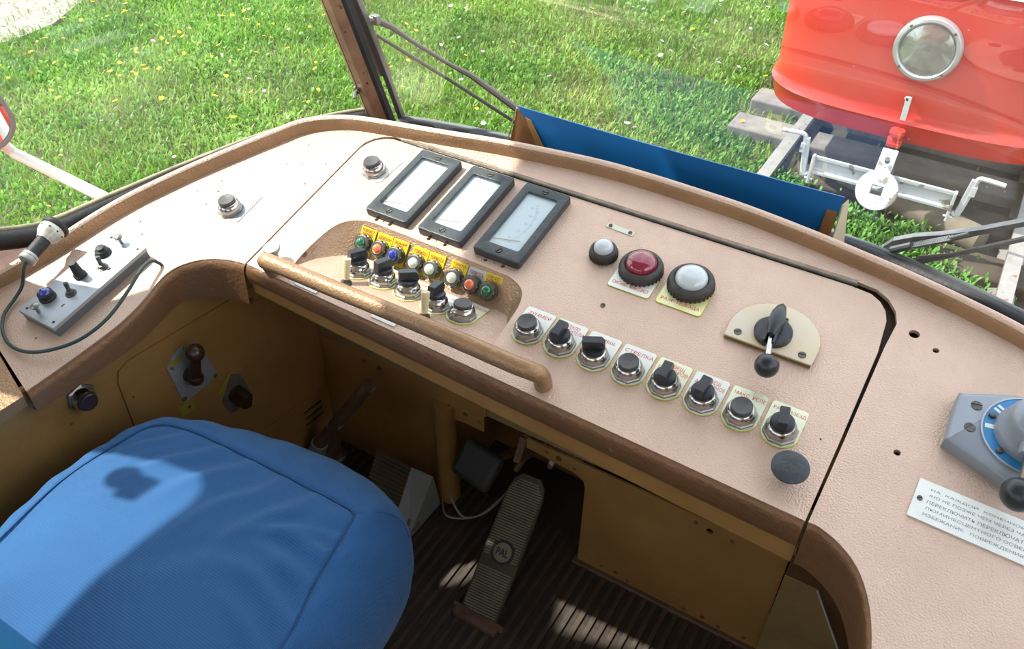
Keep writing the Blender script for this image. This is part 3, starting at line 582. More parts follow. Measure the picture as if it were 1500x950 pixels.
for x, tx, pm, jm, lb in lamps:
    t = thing('indicator_lamp', lb, 'lamp', wallF(x, .032), 'indicator lamps on the tray wall')
    pl = link('label_plate', plate_mesh('label_plate', [rrect(-.0145, -.016, .0145, .025, .0012)], 0, .001, pm), t)
    two = '\n' in tx; text(tx, .024 if not two else .023, .0105 if two else .0058, mat('dark_red_lettering', (.30, .02, .01), .5), T(0, .0172, .001), pl, spacing=.9, bold=.015)
    b = MB(); b.lathe([(.0140, .001), (.0140, .0045), (.0118, .0055), (.0118, .0075), (.0130, .008), (.0130, .0125), (.0112, .0137), (.0085, .0137)], 18); put('ring', b, dsteel, t, smooth=25)
    b = MB()
    for i in range(9):
        a = 2 * math.pi * i / 9; b.box((.0130 * math.cos(a), .0130 * math.sin(a), .0103), (.0026, .003, .0045), Matrix.Rotation(a, 3, 'Z'))
    put('grip', b, dsteel, t, smooth=0)
    put('lens', MB().lathe([(.0084, .012), (.0082, .015), (.0068, .0178), (.004, .0196), (.0004, .0202)], 20), jm, t, smooth=60)
for x in (-.352, -.078): screw_hole = put('screw_hole', MB().lathe([(.0022, 0), (.0022, .0006)], 10, Matrix.Rotation(TH, 4, 'X').inverted() @ T(0, 0, -G0) @ wallF(x, .020)), dark_hole, ld, smooth=0)
# meters
for i, lb in enumerate(['black framed meter at the upper left of the lid, brightest of three', 'black framed meter in the middle of the three on the lid', 'black framed meter on the right of the three, next to the small lamp']):
    ux = -.349 + .1005 * i; t = thing('panel_meter', lb, 'meter', DESK(ux + .0385, .1755), 'panel meters')
    fr = link('frame', plate_mesh('frame', [rrect(-.0395, -.0815, .0395, .0795, .0045), rrect(-.0265, -.0595, .0265, .0605, .0035), ], 0, .0135, gauge_m, bevel=.0018), t)
    put('inner_frame', MB().prism(rrect(-.0265, -.0595, .0265, .0605, .0015), .001, .0012), gauge_m, t, smooth=0)
    dl = put('dial', MB().prism(rrect(-.0262, -.0592, .0262, .0602, .0015), .006, .0078), dialw, t, smooth=0)
    b = MB()
    # curved scale with ticks and a thin pointer
    cx, cy, rr = -.072, .0, .082
    for k in range(31):
        a = R(-31 + 62 * k / 30); L_ = .006 if k % 5 == 0 else .0035; r_ = .0006 if k % 5 == 0 else .0003
        b.box((cx + (rr + L_ / 2) * math.cos(a), cy + (rr + L_ / 2) * math.sin(a), .0080), (L_, r_, .0002), Matrix.Rotation(a, 3, 'Z'))
    put('scale_marks', b, mat('pale_marks', (.36, .40, .46), .5), dl, smooth=0)
    for k, sx in enumerate((['0', '20', '40', '60', '80'], ['0', '100', '200', '300', '400'], ['0', '10', '20', '30', '40'])[i]):
        a = R(-27 + 54 * k / 4); text(sx, .0022 * len(sx) + .001, .0045, MATS['pale_marks'], T(cx + (rr - .006) * math.cos(a), cy + (rr - .006) * math.sin(a), .0079), dl)
    put('needle', MB().box((-.004, -.046 + .002 * i, .0092), (.042, .0009, .0006), Matrix.Rotation(R(14), 3, 'Z')), mat('needle_paint', (.45, .2, .1), .5), dl, smooth=0)
    g_ = MB(); q_ = rrect(-.0264, -.0594, .0264, .0604, .0015); g_.add([(x, y, .0112) for x, y in q_], [tuple(range(len(q_)))]); put('glass', g_, glass2, t, smooth=0)
    for y_ in (-.070, .0695): put('screw_recess', MB().lathe([(.0056, .0133), (.0056, .01362)], 20, T(0, y_, 0)), dark_hole, t, smooth=0); screw(t, 0, y_, .0131, .0043, R(60 if y_ < 0 else 10))
# tell-tale lamps to the right of the meters
def round_lamp(u, v, R0, H, RL, lens, lb, plate=None, tx=None, pm=None, group='large round lamps'):
    t = thing('signal_lamp', lb, 'lamp', DESK(u, v), group)
    z0 = 0
    if plate:
        pl = link('label_plate', plate_mesh('label_plate', [rrect(*plate, .005)], 0, .0014, ygreen), t)
        link('plate_face', plate_mesh('plate_face', [rrect(plate[0] + .0006, plate[1] + .0006, plate[2] - .0006, plate[3] - .0006, .005)], .0014, .0018, pm), pl)
        text(tx, plate[2] - plate[0] - .010, .0062, redtxt, T((plate[0] + plate[2]) / 2, plate[1] + .0105, .0018), pl, bold=.01)
    b = MB(); b.lathe([(R0 * .95, .0014), (R0, .004), (R0, H * .55), (R0 * .975, H * .76), (R0 * .92, H * .92), (R0 * .85, H), (R0 * .77, H * 1.02), (R0 * .71, H * .95), (R0 * .69, H * .85)], 44); rg = put('ring', b, mat('dusty_black_ring', (.04, .036, .032), .5, 0, .2, 150, .5, 40), t, smooth=35)
    b = MB(); nn = 32
    for i in range(nn):
        a = 2 * math.pi * i / nn; b.box((R0 * .985 * math.cos(a), R0 * .985 * math.sin(a), H * .28), (.0020, R0 * .09, H * .42), Matrix.Rotation(a, 3, 'Z'))
    put('knurling', b, blackr, rg, smooth=0)
    put('lens', MB().lathe([(RL, H * .85), (RL * .985, H + .002), (RL * .90, H + .0058), (RL * .7, H + .0092), (RL * .4, H + .0112), (.0005, H + .0118)], 40), lens, t, smooth=70)
round_lamp(.0265, .1735, .0205, .016, .0145, lens_w, 'small round white lamp beside the right meter')
round_lamp(.0885, .168, .0315, .017, .0222, lens_red, 'round lamp with a dark red lens and black knurled ring', (-.0325, -.045, .0315, .010), 'СИГНАЛ. МАКС.РЕЛ', white_m)
round_lamp(.1625, .171, .0325, .018, .0225, lens_w, 'large round lamp with a pale lens on a yellow label', (-.0335, -.047, .0330, .010), 'РАЗР. ПОЕЗДА', mat('yellowing_plate', (.78, .78, .55), .35, .2, 0, 60, 0, 40, col2=(.70, .68, .18)))
# tiny strip with two screws, and a lone screw
t = thing('label_strip', 'narrow blank metal strip with two screws above the small lamp', 'strip', DESK(.0245, .2325, 0, R(-3)))
link('strip', plate_mesh('strip', [rrect(-.0225, -.0048, .0225, .0048, .001)], 0, .001, mat('strip_metal', (.55, .56, .42), .35, .4)), t)
for s_ in (-1, 1): screw(t, s_ * .0165, 0, .001, .0030, .9)
t = thing('screw', 'single slotted screw in the lid between label and push-button row', 'screw', DESK(.069, .087)); screw(t, 0, 0, 0, .0036, -.2, 'screw_head')
# selector lever on a half-round plate
t = thing('selector_lever', 'black ball-ended lever on an aged cream half-round plate', 'lever', DESK(.2935, .107))
semi = [(-.0575, 0), (.0575, 0), (.0585, .02)] + [(.0585 * math.cos(R(a)), .024 + .0565 * math.sin(R(a))) for a in range(5, 180, 10)] + [(-.0585, .02)]
pl = link('half_round_plate', plate_mesh('half_round_plate', [semi], .004, .0070, semi_m, bevel=.0006), t)
link('plate_layer', plate_mesh('plate_layer', [[(x * .985, y - .0006 if y < .001 else y * .985) for x, y in semi]], 0, .0042, layer_m), t)
for x_, y_, a in ((-.043, .011, .4), (.0425, .0105, .2), (.004, .056, .5)): screw(pl, x_, y_, .0070, .0050, a)
hub = put('hub', MB().lathe([(.0245, .0070), (.0245, .013), (.0225, .0155), (.006, .0165), (.001, .0165)], 40, T(-.002, .028, 0)), blackp, t)
b = MB(); sec = []
for y_, hw, h_ in ((.038, .0018, .008), (.030, .0062, .0150), (.016, .0096, .0185), (.002, .0105, .0195), (-.010, .0088, .0185), (-.022, .0056, .0160)):
    sec.append([(-hw, y_, .0), (-hw * .95, y_, h_ * .75), (-hw * .35, y_, h_), (hw * .35, y_, h_), (hw * .95, y_, h_ * .75), (hw, y_, 0)])
b.loft(sec, closed=True, caps=True); arm = put('pointer_arm', b, blackp, hub, T(-.002, .030, .0160) @ Matrix.Rotation(R(4), 4, 'Z'), smooth=45)
put('fork', MB().box((-.0062, -.024, .007), (.0032, .020, .013)).box((.0062, -.024, .007), (.0032, .020, .013)), blackp, hub, T(-.002, .030, .0155) @ Matrix.Rotation(R(4), 4, 'Z'), smooth=0, bevel=.001)
put('rod', MB().cyl((-.002, .014, .022), (.0105, -.036, .0295), .0042, n=12), chrome, t)
put('ball_knob', MB().ball((.0125, -.043, .0300), .0152), blackp, t, smooth=70)
t = thing('mushroom_button', 'flat round black mushroom button near the lid corner', 'button', DESK(.378, -.0535))
put('cap', MB().lathe([(.006, .0), (.006, .012), (.018, .016), (.0215, .019), (.0215, .0215), (.019, .0235), (.01, .0242), (.0005, .0244)], 36), mat('dusty_black_cap', (.035, .045, .055), .5, 0, .2, 200, .4, 60), t, smooth=40)
# pull knob at the left of the handrail
t = thing('pull_knob', 'pale dished metal knob at the left end of the handrail', 'knob', DESK(-.4165, -.0475))
put('cap', MB().lathe([(.0055, 0), (.0055, .010), (.0085, .015), (.0125, .021), (.0135, .025), (.0128, .027), (.011, .0262), (.0004, .0245)], 32), alu, t, smooth=40)
# handrail
t = thing('handrail', 'long bronze painted handrail along the front edge of the lid', 'handrail', DESK(-.17, -.078))
pts = smooth_path([(-.232, .010, -.004), (-.232, .006, .020), (-.224, -.002, .036), (-.205, -.004, .041), (-.10, -.004, .041), (.0, -.003, .041), (.12, -.003, .041), (.200, -.003, .039), (.222, .001, .034), (.232, .007, .022), (.232, .010, -.004)], 5)
put('rail_bar', MB().tube(pts, .0122, 18), rail_m, t, smooth=60)
for i, x in enumerate((-.25, -.115)):
    pass
# two thin white label strips in front of the handrail
for x, lb in ((-.335, 'thin white strip on the lid front edge under the left half of the handrail'), (-.193, 'thin white strip on the lid front edge under the middle of the handrail')):
    o = link('label_strip', plate_mesh('label_strip', [rrect(-.021, -.004, .021, .004, .001)], 0, .0012, white_m)); o.matrix_basis = DESK(x, -.072, .0002, R(-1)); tag(o, lb, 'strip')

# ---- grey master controller at the right edge
t = thing('controller', 'grey enamelled controller with blue dial and black ball handle at the right edge', 'controller', DESK(.600, .105))
bp_ = [(-.082, -.036), (-.083, .026), (-.078, .032), (-.034, .052), (.0, .060), (.034, .052), (.078, .032), (.083, .026), (.083, -.036), (.078, -.042), (.034, -.062), (.0, -.070), (-.034, -.058), (-.078, -.042)]
bpp = [tuple(p)[:2] for p in smooth_path([(x, y, 0) for x, y in bp_], 3, closed=True)]
put('base_plate', MB().loft([[(x, y, 0) for x, y in bpp], [(x, y, .016) for x, y in bpp], [(x * .975, y * .965, .0195) for x, y in bpp], [(x * .94, y * .92, .021) for x, y in bpp]], closed=True, caps=True), greyp, t, smooth=50)
dl = put('dial', MB().lathe([(.0518, .021), (.0518, .0235), (.020, .0236)], 48), blued, t, smooth=20)
put('dial_rim', MB().lathe([(.0535, .0208), (.0535, .0243), (.0515, .0243), (.0512, .0225)], 48), alu, dl, smooth=20)
for a, tx in ((150, 'II'), (188, 'I'), (112, '0')): text(tx, .004 * len(tx) + .002, .010, white_m, T(.044 * math.cos(R(a)), .044 * math.sin(R(a)), .0236) @ Matrix.Rotation(R(a - 90), 4, 'Z'), dl, bold=.02)
for a in (168, 232, 300): put('dial_stud', MB().lathe([(.0042, .0235), (.0036, .0262), (.001, .027)], 12, T(.045 * math.cos(R(a)), .045 * math.sin(R(a)), 0)), dsteel, dl)
for x_, y_, a in ((-.062, .018, .2), (-.062, -.016, 1.), (.062, .018, .3), (.062, -.016, .5)): screw(t, x_, y_, .0208, .0062, a)
hb = put('hub', MB().lathe([(.040, .0235), (.040, .030), (.038, .036), (.034, .040), (.033, .052), (.029, .062), (.018, .068), (.006, .070), (.001, .070)], 40), greyp, t, smooth=50)
put('hub_cap', MB().lathe([(.014, .068), (.014, .074), (.012, .076), (.001, .0755)], 24), greyp, hb)
put('spout', MB().tube([(0, 0, .045), (.0, -.034, .043), (.0, -.044, .042)], [.016, .014, .013], 18), greyp, hb)
put('handle_rod', MB().cyl((0, -.03, .043), (.0, -.082, .041), .0065, n=14), mat('bronze_rod', (.20, .16, .12), .3, .7), t)
put('ball_knob', MB().ball((-.002, -.094, .040), .0185), blackp, t, smooth=70)
# notice plate
t = thing('notice_plate', 'white notice plate with grey instruction text on the right wing', 'sign', DESK(.508, .0115, 0, R(-1.6)))
pl = link('plate', plate_mesh('plate', [rrect(0, -.0525, .185, 0, .0015)], 0, .0022, white_m), t)
lines = ['НА  КАЖДОЙ  КОНЕЧНОЙ  ОСТАНОВКЕ', '/НО НЕ ПОЗЖЕ ЧЕМ ЧЕРЕЗ ЧАС/ НЕОБХОДИМО', 'ПЕРЕКЛЮЧИТЬ ПЕРЕКЛЮЧАТЕЛЬ', 'ЛЮМИНЕСЦЕНТНОГО ОСВЕЩЕНИЯ  ВО', 'ИЗБЕЖАНИЕ   ПОВРЕЖДЕНИЯ   ОСВЕЩЕНИЯ']
for i, ln in enumerate(lines):
    wd = [.150, .156, .112, .140, .152][i]; text(ln, wd, .0046, greytxt, T(.0145 + wd / 2, -.0095 - .0085 * i, .0022), pl)
screw(t, .0065, -.026, .0022, .0030, .5)
# ---- left wing: grey switch box
t = thing('switch_box', 'long grey metal switch box lying on the left wing', 'switch box', DESK(-.6435, -.2225))
box = link('case', plate_mesh('case', [rrect(-.0395, -.090, .0395, .092, .002)], .0135, .0200, alu, bevel=.0006), t)
put('case_body', MB().prism(rrect(-.0385, -.089, .0385, .091, .002), 0, .0135), mat('dark_grey_enamel', (.12, .13, .14), .4), t, smooth=20)
for x_, y_ in ((-.030, .083), (.030, .083), (-.030, -.081), (.030, -.081)): put('hole', MB().lathe([(.0022, .0200), (.0022, .0203)], 10, T(x_, y_, 0)), dark_hole, box, smooth=0)
for y_ in (-.078, .081): put('thumb_screw', MB().lathe([(.0025, .02), (.0025, .030), (.0062, .032), (.0066, .0345), (.0045, .0362), (.0005, .0366)], 16, T(-.006 if y_ < 0 else -.004, y_, 0)), steel, t)
put('button', MB().lathe([(.0125, .02), (.0125, .0225), (.0100, .024), (.0100, .028), (.0065, .030), (.0065, .033), (.0005, .0345)], 24, T(-.014, .052, 0)), blackr, t)
kb = put('dial_knob', MB().lathe([(.0095, .0205), (.0098, .024), (.0078, .026), (.0060, .046), (.0055, .048), (.0005, .0485)], 20, T(-.008, .002, 0)), blackr, t, smooth=30)
for x_, y_ in ((.010, .030), (.008, -.030)):
    tg = put('toggle', MB().lathe([(.0085, .02), (.0085, .0215), (.0062, .0222), (.0055, .026), (.0035, .0265)], 10, T(x_, y_, 0)).cyl((x_, y_, .025), (x_ - .003, y_ + .003, .039), .0028, .0036, 10), dsteel, t)
bl = put('blue_lamp', MB().lathe([(.0125, .02), (.0125, .023), (.0112, .0245), (.0112, .031), (.0095, .032), (.0090, .0318)], 20, T(-.018, -.052, 0)), blackr, t, label='black ring around a blue lens')
put('blue_lens', MB().lathe([(.0090, .031), (.0080, .0345), (.0045, .0365), (.0004, .037)], 18, T(-.018, -.052, 0)), jewel_b, bl, smooth=60)
for x_, y_ in ((.016, -.052), (.022, .032), (-.030, -.050)): put('mark', MB().box((x_, y_, .0202), (.0016, .006, .0004)), dark_hole, box, smooth=0)
# ---- microphone and its cable
mic = thing('microphone', 'hand microphone with perforated silver head and black cap resting on the rim', 'microphone', DESK(-.720, -.250, .036))
mic.matrix_basis = DESK(-.728, -.248, .043) @ Vector((-.015, .070, .004)).to_track_quat('Z', 'Y').to_matrix().to_4x4() @ Matrix.Diagonal((.95, .95, .70, 1))
put('end_collar', MB().lathe([(.004, -.001), (.0115, 0), (.0135, .003), (.0135, .008), (.0125, .009), (.0125, .011), (.0135, .012), (.0125, .018)], 24), mat('grey_collar', (.45, .44, .42), .4, .3), mic)
put('grip', MB().lathe([(.0105, .016), (.0112, .022), (.0112, .060), (.0112, .066)], 24), blackr, mic)
hd = put('head', MB().lathe([(.0125, .062), (.0135, .066), (.0185, .078), (.0200, .084), (.0200, .094), (.0190, .098)], 28), mat('mic_silver', (.58, .56, .50), .4, .5, .1, 100, .2, 60), mic)
for i in range(9):
    a = 2 * math.pi * i / 9; put('hole', MB().cyl((.0175 * math.cos(a), .0175 * math.sin(a), .086), (.0206 * math.cos(a), .0206 * math.sin(a), .087), .0018, n=8), dark_hole, hd, smooth=0)
put('cap', MB().lathe([(.0200, .097), (.0215, .099), (.0218, .107), (.0205, .110), (.0160, .1112), (.0005, .1115)], 28), blackr, mic)
cb = smooth_path([(-.728, -.246, .043), (-.726, -.258, .036), (-.727, -.274, .015), (-.727, -.292, .006), (-.715, -.322, .0055), (-.69, -.345, .005), (-.655, -.358, .0055), (-.618, -.356, .008), (-.583, -.338, .012), (-.556, -.306, .015), (-.546, -.262, .019), (-.556, -.212, .022), (-.572, -.170, .022), (-.577, -.147, .017), (-.5745, -.139, .006), (-.574, -.137, -.001)], 6)
o = put('microphone_cable', MB().tube(cb, .0026, 8), cablem, None, DESK(0, 0, 0), smooth=60); tag(o, 'dark cable curving from the microphone over the left wing', 'cable')
# ================================================================== WINDOWS, PILLARS, SHELL
def gy(x, z): return .545 - .34 * abs(x + .03) ** 3 - math.tan(R(12)) * (z + .05)
ZT = 1.02
b = MB(); b.loft([[W(x_, gy(x_, z_), z_) for x_ in [-.60 - .125 * k / 8 + (1.475 + .125 * k / 8) * i / 36 for i in range(37)]] for k, z_ in enumerate([-.05 + (ZT + .05) * q / 8 for q in range(9)])])
win = put('window_1', b, glass, smooth=80); struct(win)
def lean(x, y, z):      # left corner window: base line at z = -.05, leaning in and back with height
    t = (z + .05) / 1.07
    f = max(0, min(1, (y + .30) / .77)); return (x + (.02 * (1 - f) - .125 * f ** 2) * t, y - .227 * t * f ** 1.2, z)
cbase = [tuple(p)[:2] for p in smooth_path([(-.64, .470, 0), (-.70, .385, 0), (-.748, .26, 0), (-.780, .12, 0), (-.800, 0, 0), (-.815, -.10, 0), (-.826, -.20, 0), (-.834, -.302, 0)], 4)]
b = MB(); b.loft([[W(*lean(x, y, z)) for x, y in cbase] for z in (-.05, .2, .5, .8, ZT)]); win2 = put('window_2', b, glass_side, smooth=80); struct(win2)
# rubber gaskets
gp = [W(x, gy(x, -.052) - .004, -.052) for x in [-.585 + 1.46 * i / 30 for i in range(31)]]
o = put('gasket', MB().tube(gp, .013, 10), blackr, win, smooth=60); o.matrix_parent_inverse = Matrix()
o = put('gasket_lip', MB().tube([p + Vector((0, .010, .009)) for p in gp], .006, 8), mat('grey_rubber', (.16, .17, .17), .5, 0, .2, 60), win, smooth=60)
cg = [W(*lean(x, y, -.045)) for x, y in cbase[:-7]]
end = [W(-.822, -.170, -.040), W(-.826, -.212, -.026), W(-.830, -.248, -.008), W(-.834, -.278, .03), W(-.835, -.295, .09), W(-.833, -.302, .25), W(-.82, -.305, .9)]
cgp = cg + smooth_path(end, 4)
put('gasket', MB().tube(cgp, .0165, 10), blackr, win2, smooth=60)
put('gasket_lip', MB().tube([p + Vector((-.004, .002, .016)) for p in cgp], .005, 8), mat('dusty_rubber_edge', (.30, .27, .17), .6, 0, .2, 60, .4, 30), win2, smooth=60)
# sill between the rim and the glass
def sillrow():
    a = []; c = []
    for p, n_ in zip(foot[24:-9], fn[24:-9]):
        q = Matrix.Rotation(TH, 4, 'X') @ Vector((p[0] - n_[0] * .0165, p[1] - n_[1] * .0165, .004)); a.append(W(*q))
        if q.x > -.60: c.append(W(q.x, max(gy(q.x, -.06), q.y + .02), -.063))
        else:
            k_ = min(range(len(cbase)), key=lambda j: abs(cbase[j][1] - (q.y + .03))); c.append(W(cbase[k_][0] - .004, max(cbase[k_][1], q.y) if q.y > -.2 else q.y, -.063))
    return [a, [x + Vector((0, .004, -.26)) if x.x > -.5 else x.lerp(y, .35) - Vector((0, 0, .03)) for x, y in zip(a, c)], [y + Vector((0, -.004, -.13)) if y.x > -.5 else y.lerp(x, .3) - Vector((0, 0, .03)) for x, y in zip(a, c)], c]
o = struct(put('trim_1', MB().loft(sillrow()), darkbrown, smooth=60))
# red-brown inner wall under the corner of the side window and ledge beside the driver
b = MB(); b.loft([[W(-.86, -.10, .30), W(-.86, -.10, -.065), W(-.86, -.10, -.30)][1:], [W(-.755, -.255, -.055), W(-.755, -.255, -.30)]])
b = MB(); b.add([tuple(W(*p)) for p in [(-.735, -.18, -.050), (-.86, -.08, -.058), (-.87, -.60, -.062), (-.735, -.60, -.095), (-.76, -.335, -.075), (-.742, -.25, -.055)]], [(0, 1, 2, 3, 4, 5)])
struct(put('trim_2', b, darkbrown, smooth=0))
b = MB(); b.add([tuple(W(*p)) for p in [(-.568, -.3985, -.086), (-.79, -.325, -.070), (-.87, -.33, -.070), (-.87, -1.9, -.09), (-.62, -1.9, -.09)]], [(0, 1, 2, 3, 4)]); b.add([tuple(W(*p)) for p in [(-.568, -.3985, -.086), (-.62, -1.9, -.09), (-.62, -1.9, -.11), (-.568, -.3985, -.105)]], [(0, 1, 2, 3)])
struct(put('trim_3', b, rail_m, smooth=0))
# pillar between windshield and corner window
pl_ = struct(bpy.data.objects.new('pillar_left', None)); COL.objects.link(pl_)
def pil(z, dx, dy): x = -.6145 - .117 * (z + .06); return W(x + dx, gy(x, z) + dy - .01, z)
def strip(prof): return MB().loft([[pil(z, dx, dy) for dx, dy in prof] for z in (-.06, .2, .5, .8, ZT + .02)], closed=True, caps=True)
brz = mat('bronze_worn', (.30, .19, .12), .45, .3, .3, 90, .35, 22, spots=[((.05, .035, .03), 60, .68)])
put('inner_strip', strip([(-.036, -.004), (-.018, -.016), (-.0165, -.006), (-.02, .006), (-.036, .006)]), brz, pl_)
put('bronze_face', strip([(-.0145, -.017), (.006, -.021), (.024, -.010), (.025, -.002), (-.0145, .004)]), brz, pl_, smooth=20)
put('rubber_edge', strip([(.0245, -.009), (.031, -.005), (.032, .006), (.022, .006)]), blackr, pl_)
put('slot', strip([(-.0175, -.009), (-.0140, -.009), (-.0140, .003), (-.0175, .003)]), dark_hole, pl_)
F_ = T(*pil(.030, -.012, -.024)); put('bolt', MB().cyl(tuple(pil(.03, -.012, -.028)), tuple(pil(.02, -.010, -.040)), .0035, n=10).cyl(tuple(pil(.03, -.012, -.020)), tuple(pil(.03, -.012, -.028)), .007, n=6), chrome, pl_)
# left wall above the desk: pillar behind the corner window, side window with rounded corners, roof
def side_panel(name, xs, m):
    # wall sheet in the y-z plane at x = -.875, with a rounded window opening
    outer = [(-1.95, -.68), (-.305, -.68), (-.305, .36), (-.270, .42), (-.255, .47), (-.205, .53), (-.205, .665), (-.295, .72), (-.30, 1.10), (-1.95, 1.10)]  # bulge in the front edge is made up to keep sun off the pedal
    hole = rrect(-1.75, .16, -.472, .695, .085, 8)
    me = plate_mesh(name, [outer, hole], -.012, .012, m)
    return me
wl = link('wall_left_upper', side_panel('wall_left_upper', None, ceil_m)); struct(wl)
wl.matrix_basis = Matrix(((0, 0, 1, -.875), (1, 0, 0, 0), (0, 1, 0, G0), (0, 0, 0, 1)))
b = MB(); q_ = rrect(-1.75, .16, -.472, .695, .085, 8); b.add([W(-.875, y, z) for y, z in q_], [tuple(range(len(q_)))]); w3 = struct(put('window_3', b, glass_side, smooth=0))
put('gasket', MB().tube([W(-.872, y, z) for y, z in q_], .014, 8, closed=True), blackr, w3)
# latch added at the side window, unseen itself, to cast the seat shadow
lt = thing('window_blocker', 'black latch added at the side window, seen only by its shadow on the seat', 'blocker', T(-.865, -.535, G0 + .53))
put('blocker_plate', MB().box((0, 0, .02), (.012, .045, .040)), blackr, lt, bevel=.004); put('blocker_grip', MB().ball((0, .012, -.025), .022, sq=1.1), blackr, lt)
# roof, right wall, rear partition
b = MB(); b.box(tuple(W(.05, -.90, 1.10)), (1.95, 2.15, .05)); struct(put('ceiling', b, ceil_m, smooth=0))
b = MB(); b.box(tuple(W(.12, .20, 1.06)), (1.55, .12, .10)); struct(put('trim_4', b, ceil_m, smooth=0))
b = MB(); b.box(tuple(W(.985, -.85, -.36)), (.03, 2.3, .70)).box(tuple(W(.985, .10, .5)), (.03, .05, 1.1)).box(tuple(W(.985, -.62, .14)), (.03, 1.45, .32)).box(tuple(W(.985, -1.35, .5)), (.03, 1.2, 1.1)); struct(put('wall_right', b, ceil_m, smooth=0))
b = MB(); b.box(tuple(W(.05, -1.97, -.1)), (1.9, .03, 1.1)).box(tuple(W(.05, -1.97, 1.0)), (1.9, .03, .2)).box(tuple(W(-.05, -1.97, .5)), (.08, .03, .9)); struct(put('wall_back', b, ceil_m, smooth=0))
# outer body: red nose and left side under the windows
nb = [(1.0, -2.0), (1.0, .05), (.985, .18), (.92, .30), (.80, .415), (.60, .490), (.42, .532), (.2, .565), (-.03, .575), (-.25, .565), (-.45, .535), (-.60, .50), (-.68, .42), (-.74, .31), (-.785, .16), (-.812, 0), (-.83, -.12), (-.85, -.25), (-.892, -.35), (-.892, -2.0)]
nb = [tuple(p)[:2] for p in smooth_path([(x, y, 0) for x, y in nb], 3)]
b = MB(); b.loft([[W(x, y, z) for x, y in nb] for z in (-.064, -.12, -1.15)]); struct(put('wall_front_outer', b, redp, smooth=60))
b = MB(); b.loft([[W(x, y, -.064) for x, y in nb], [W(x * .975, y * .96 - .006, -.066) for x, y in nb], [W(x * .97, y * .95 - .01, -.66) for x, y in nb]]); struct(put('wall_front_lining', b, darkbrown, smooth=60))
# ---- floor with ribbed rubber
b = MB(); b.box(tuple(W(.05, -.70, ZF - .02)), (1.86, 2.5, .04)); fl_ = struct(put('floor', b, floor_m, smooth=0))
b = MB()
for i in range(58):
    x = -.50 + i * .0205
    b.prism([(x, -1.2), (x + .0085, -1.2), (x + .0085, .16), (x, .16)], G0 + ZF, G0 + ZF + .0035)
o = put('floor_rib', b, rib_m, fl_, smooth=0); o['kind'] = 'stuff'
# ---- footwell: front wall at y = .12
def panel_y(name, poly, y, th, m, bev=0, holes=(), parent=None):
    me = plate_mesh(name, [poly] + list(holes), 0, th, m, bevel=bev); o = link(name, me, parent); o.matrix_basis = Matrix(((1, 0, 0, 0), (0, 0, -1, y + th * 0), (0, 1, 0, G0), (0, 0, 0, 1))); return o
wf = struct(panel_y('wall_front', [(-.56, -.62), (-.238, -.62), (-.225, -.58), (-.225, -.392), (-.20, -.388), (-.150, -.388), (-.150, -.350), (-.145, -.345), (-.145, -.325), (-.56, -.325)], .122, .004, ochre, holes=[circle(-.385, -.347, .006), circle(-.19, -.365, .005)]))
for x, z in ((-.42, -.345), (-.225, -.362), (-.16, -.368), (-.41, -.60)): put('rivet', MB().lathe([(.004, 0), (.003, .002), (.0005, .0026)], 10, T(x, z, .004)), skirt_m, wf)
rp = struct(panel_y('wall_front_right', [(.058, -.618), (.405, -.618), (.405, -.352), (-.060, -.352), (-.060, -.375), (.04, -.384), (.054, -.395), (.058, -.41)], .120, .004, ochre, holes=[circle(.004, -.366, .006), circle(.28, -.374, .006), circle(.135, -.600, .005), circle(.305, -.602, .005)]))
for x, z in ((-.02, -.362), (.035, -.372), (.255, -.368), (.318, -.374), (.105, -.598), (.16, -.605), (.27, -.604), (.335, -.605), (.38, -.60)): put('rivet', MB().lathe([(.004, 0), (.003, .002), (.0005, .0026)], 10, T(x, z, .004)), skirt_m, rp)
b = MB(); b.box(tuple(W(.23, .118, -.6205)), (.36, .022, .014)); struct(put('baseboard_front', b, mat('dirty_angle', (.13, .07, .045), .6, .1, .4, 80, .3, 30), smooth=0, bevel=.003))
b = MB(); b.box(tuple(W(0, .30, -.45)), (1.3, .01, .60)); struct(put('wall_front_recess', b, ochre, smooth=0))
b = MB(); b.box(tuple(W(-.242, .21, -.5)), (.012, .18, .25)).box(tuple(W(.064, .21, -.5)), (.012, .18, .25)); struct(put('trim_5', b, ochre, smooth=0))
b = MB(); b.box(tuple(W(-.08, .16, -.335)), (1.1, .08, .022)).box(tuple(W(-.1, .125, -.312)), (1.0, .012, .03)); struct(put('trim_6', b, ochre_d, smooth=0))
b = MB(); b.cyl(tuple(W(-.236, .118, -.63)), tuple(W(-.236, .118, -.36)), .0235, .021, n=24); co_ = put('column', b, ochre, smooth=60); struct(co_)
# junk in the notch: bent bracket, hoses
t = thing('pedal_linkage', 'rusty pedal linkage bracket and spring in the dark notch above the pedal', 'linkage', T(-.06, .20, G0 - .47))
put('bracket', MB().box((-.02, -.03, .04), (.014, .10, .05), Matrix.Rotation(R(-30), 3, 'X')).box((.01, .02, .06), (.012, .08, .04)), rust, t, bevel=.002)
put('arm', MB().cyl((-.035, -.06, -.01), (-.005, .0, .08), .007, n=10).cyl((.02, -.03, .0), (.03, .02, .07), .006, n=10), rust, t)
put('spring', MB().tube([(.035 + .045 * i / 90, .0 + .012 * math.cos(i * .7), .035 + .012 * math.sin(i * .7)) for i in range(91)], .0028, 6), rust, t)
put('bellows', MB().lathe([(.020 + .003 * (k % 2), .008 * k) for k in range(11)], 18, T(.02, .04, -.01) @ Matrix.Rotation(R(80), 4, 'Y')), mat('brown_rubber', (.08, .04, .025), .7), t)
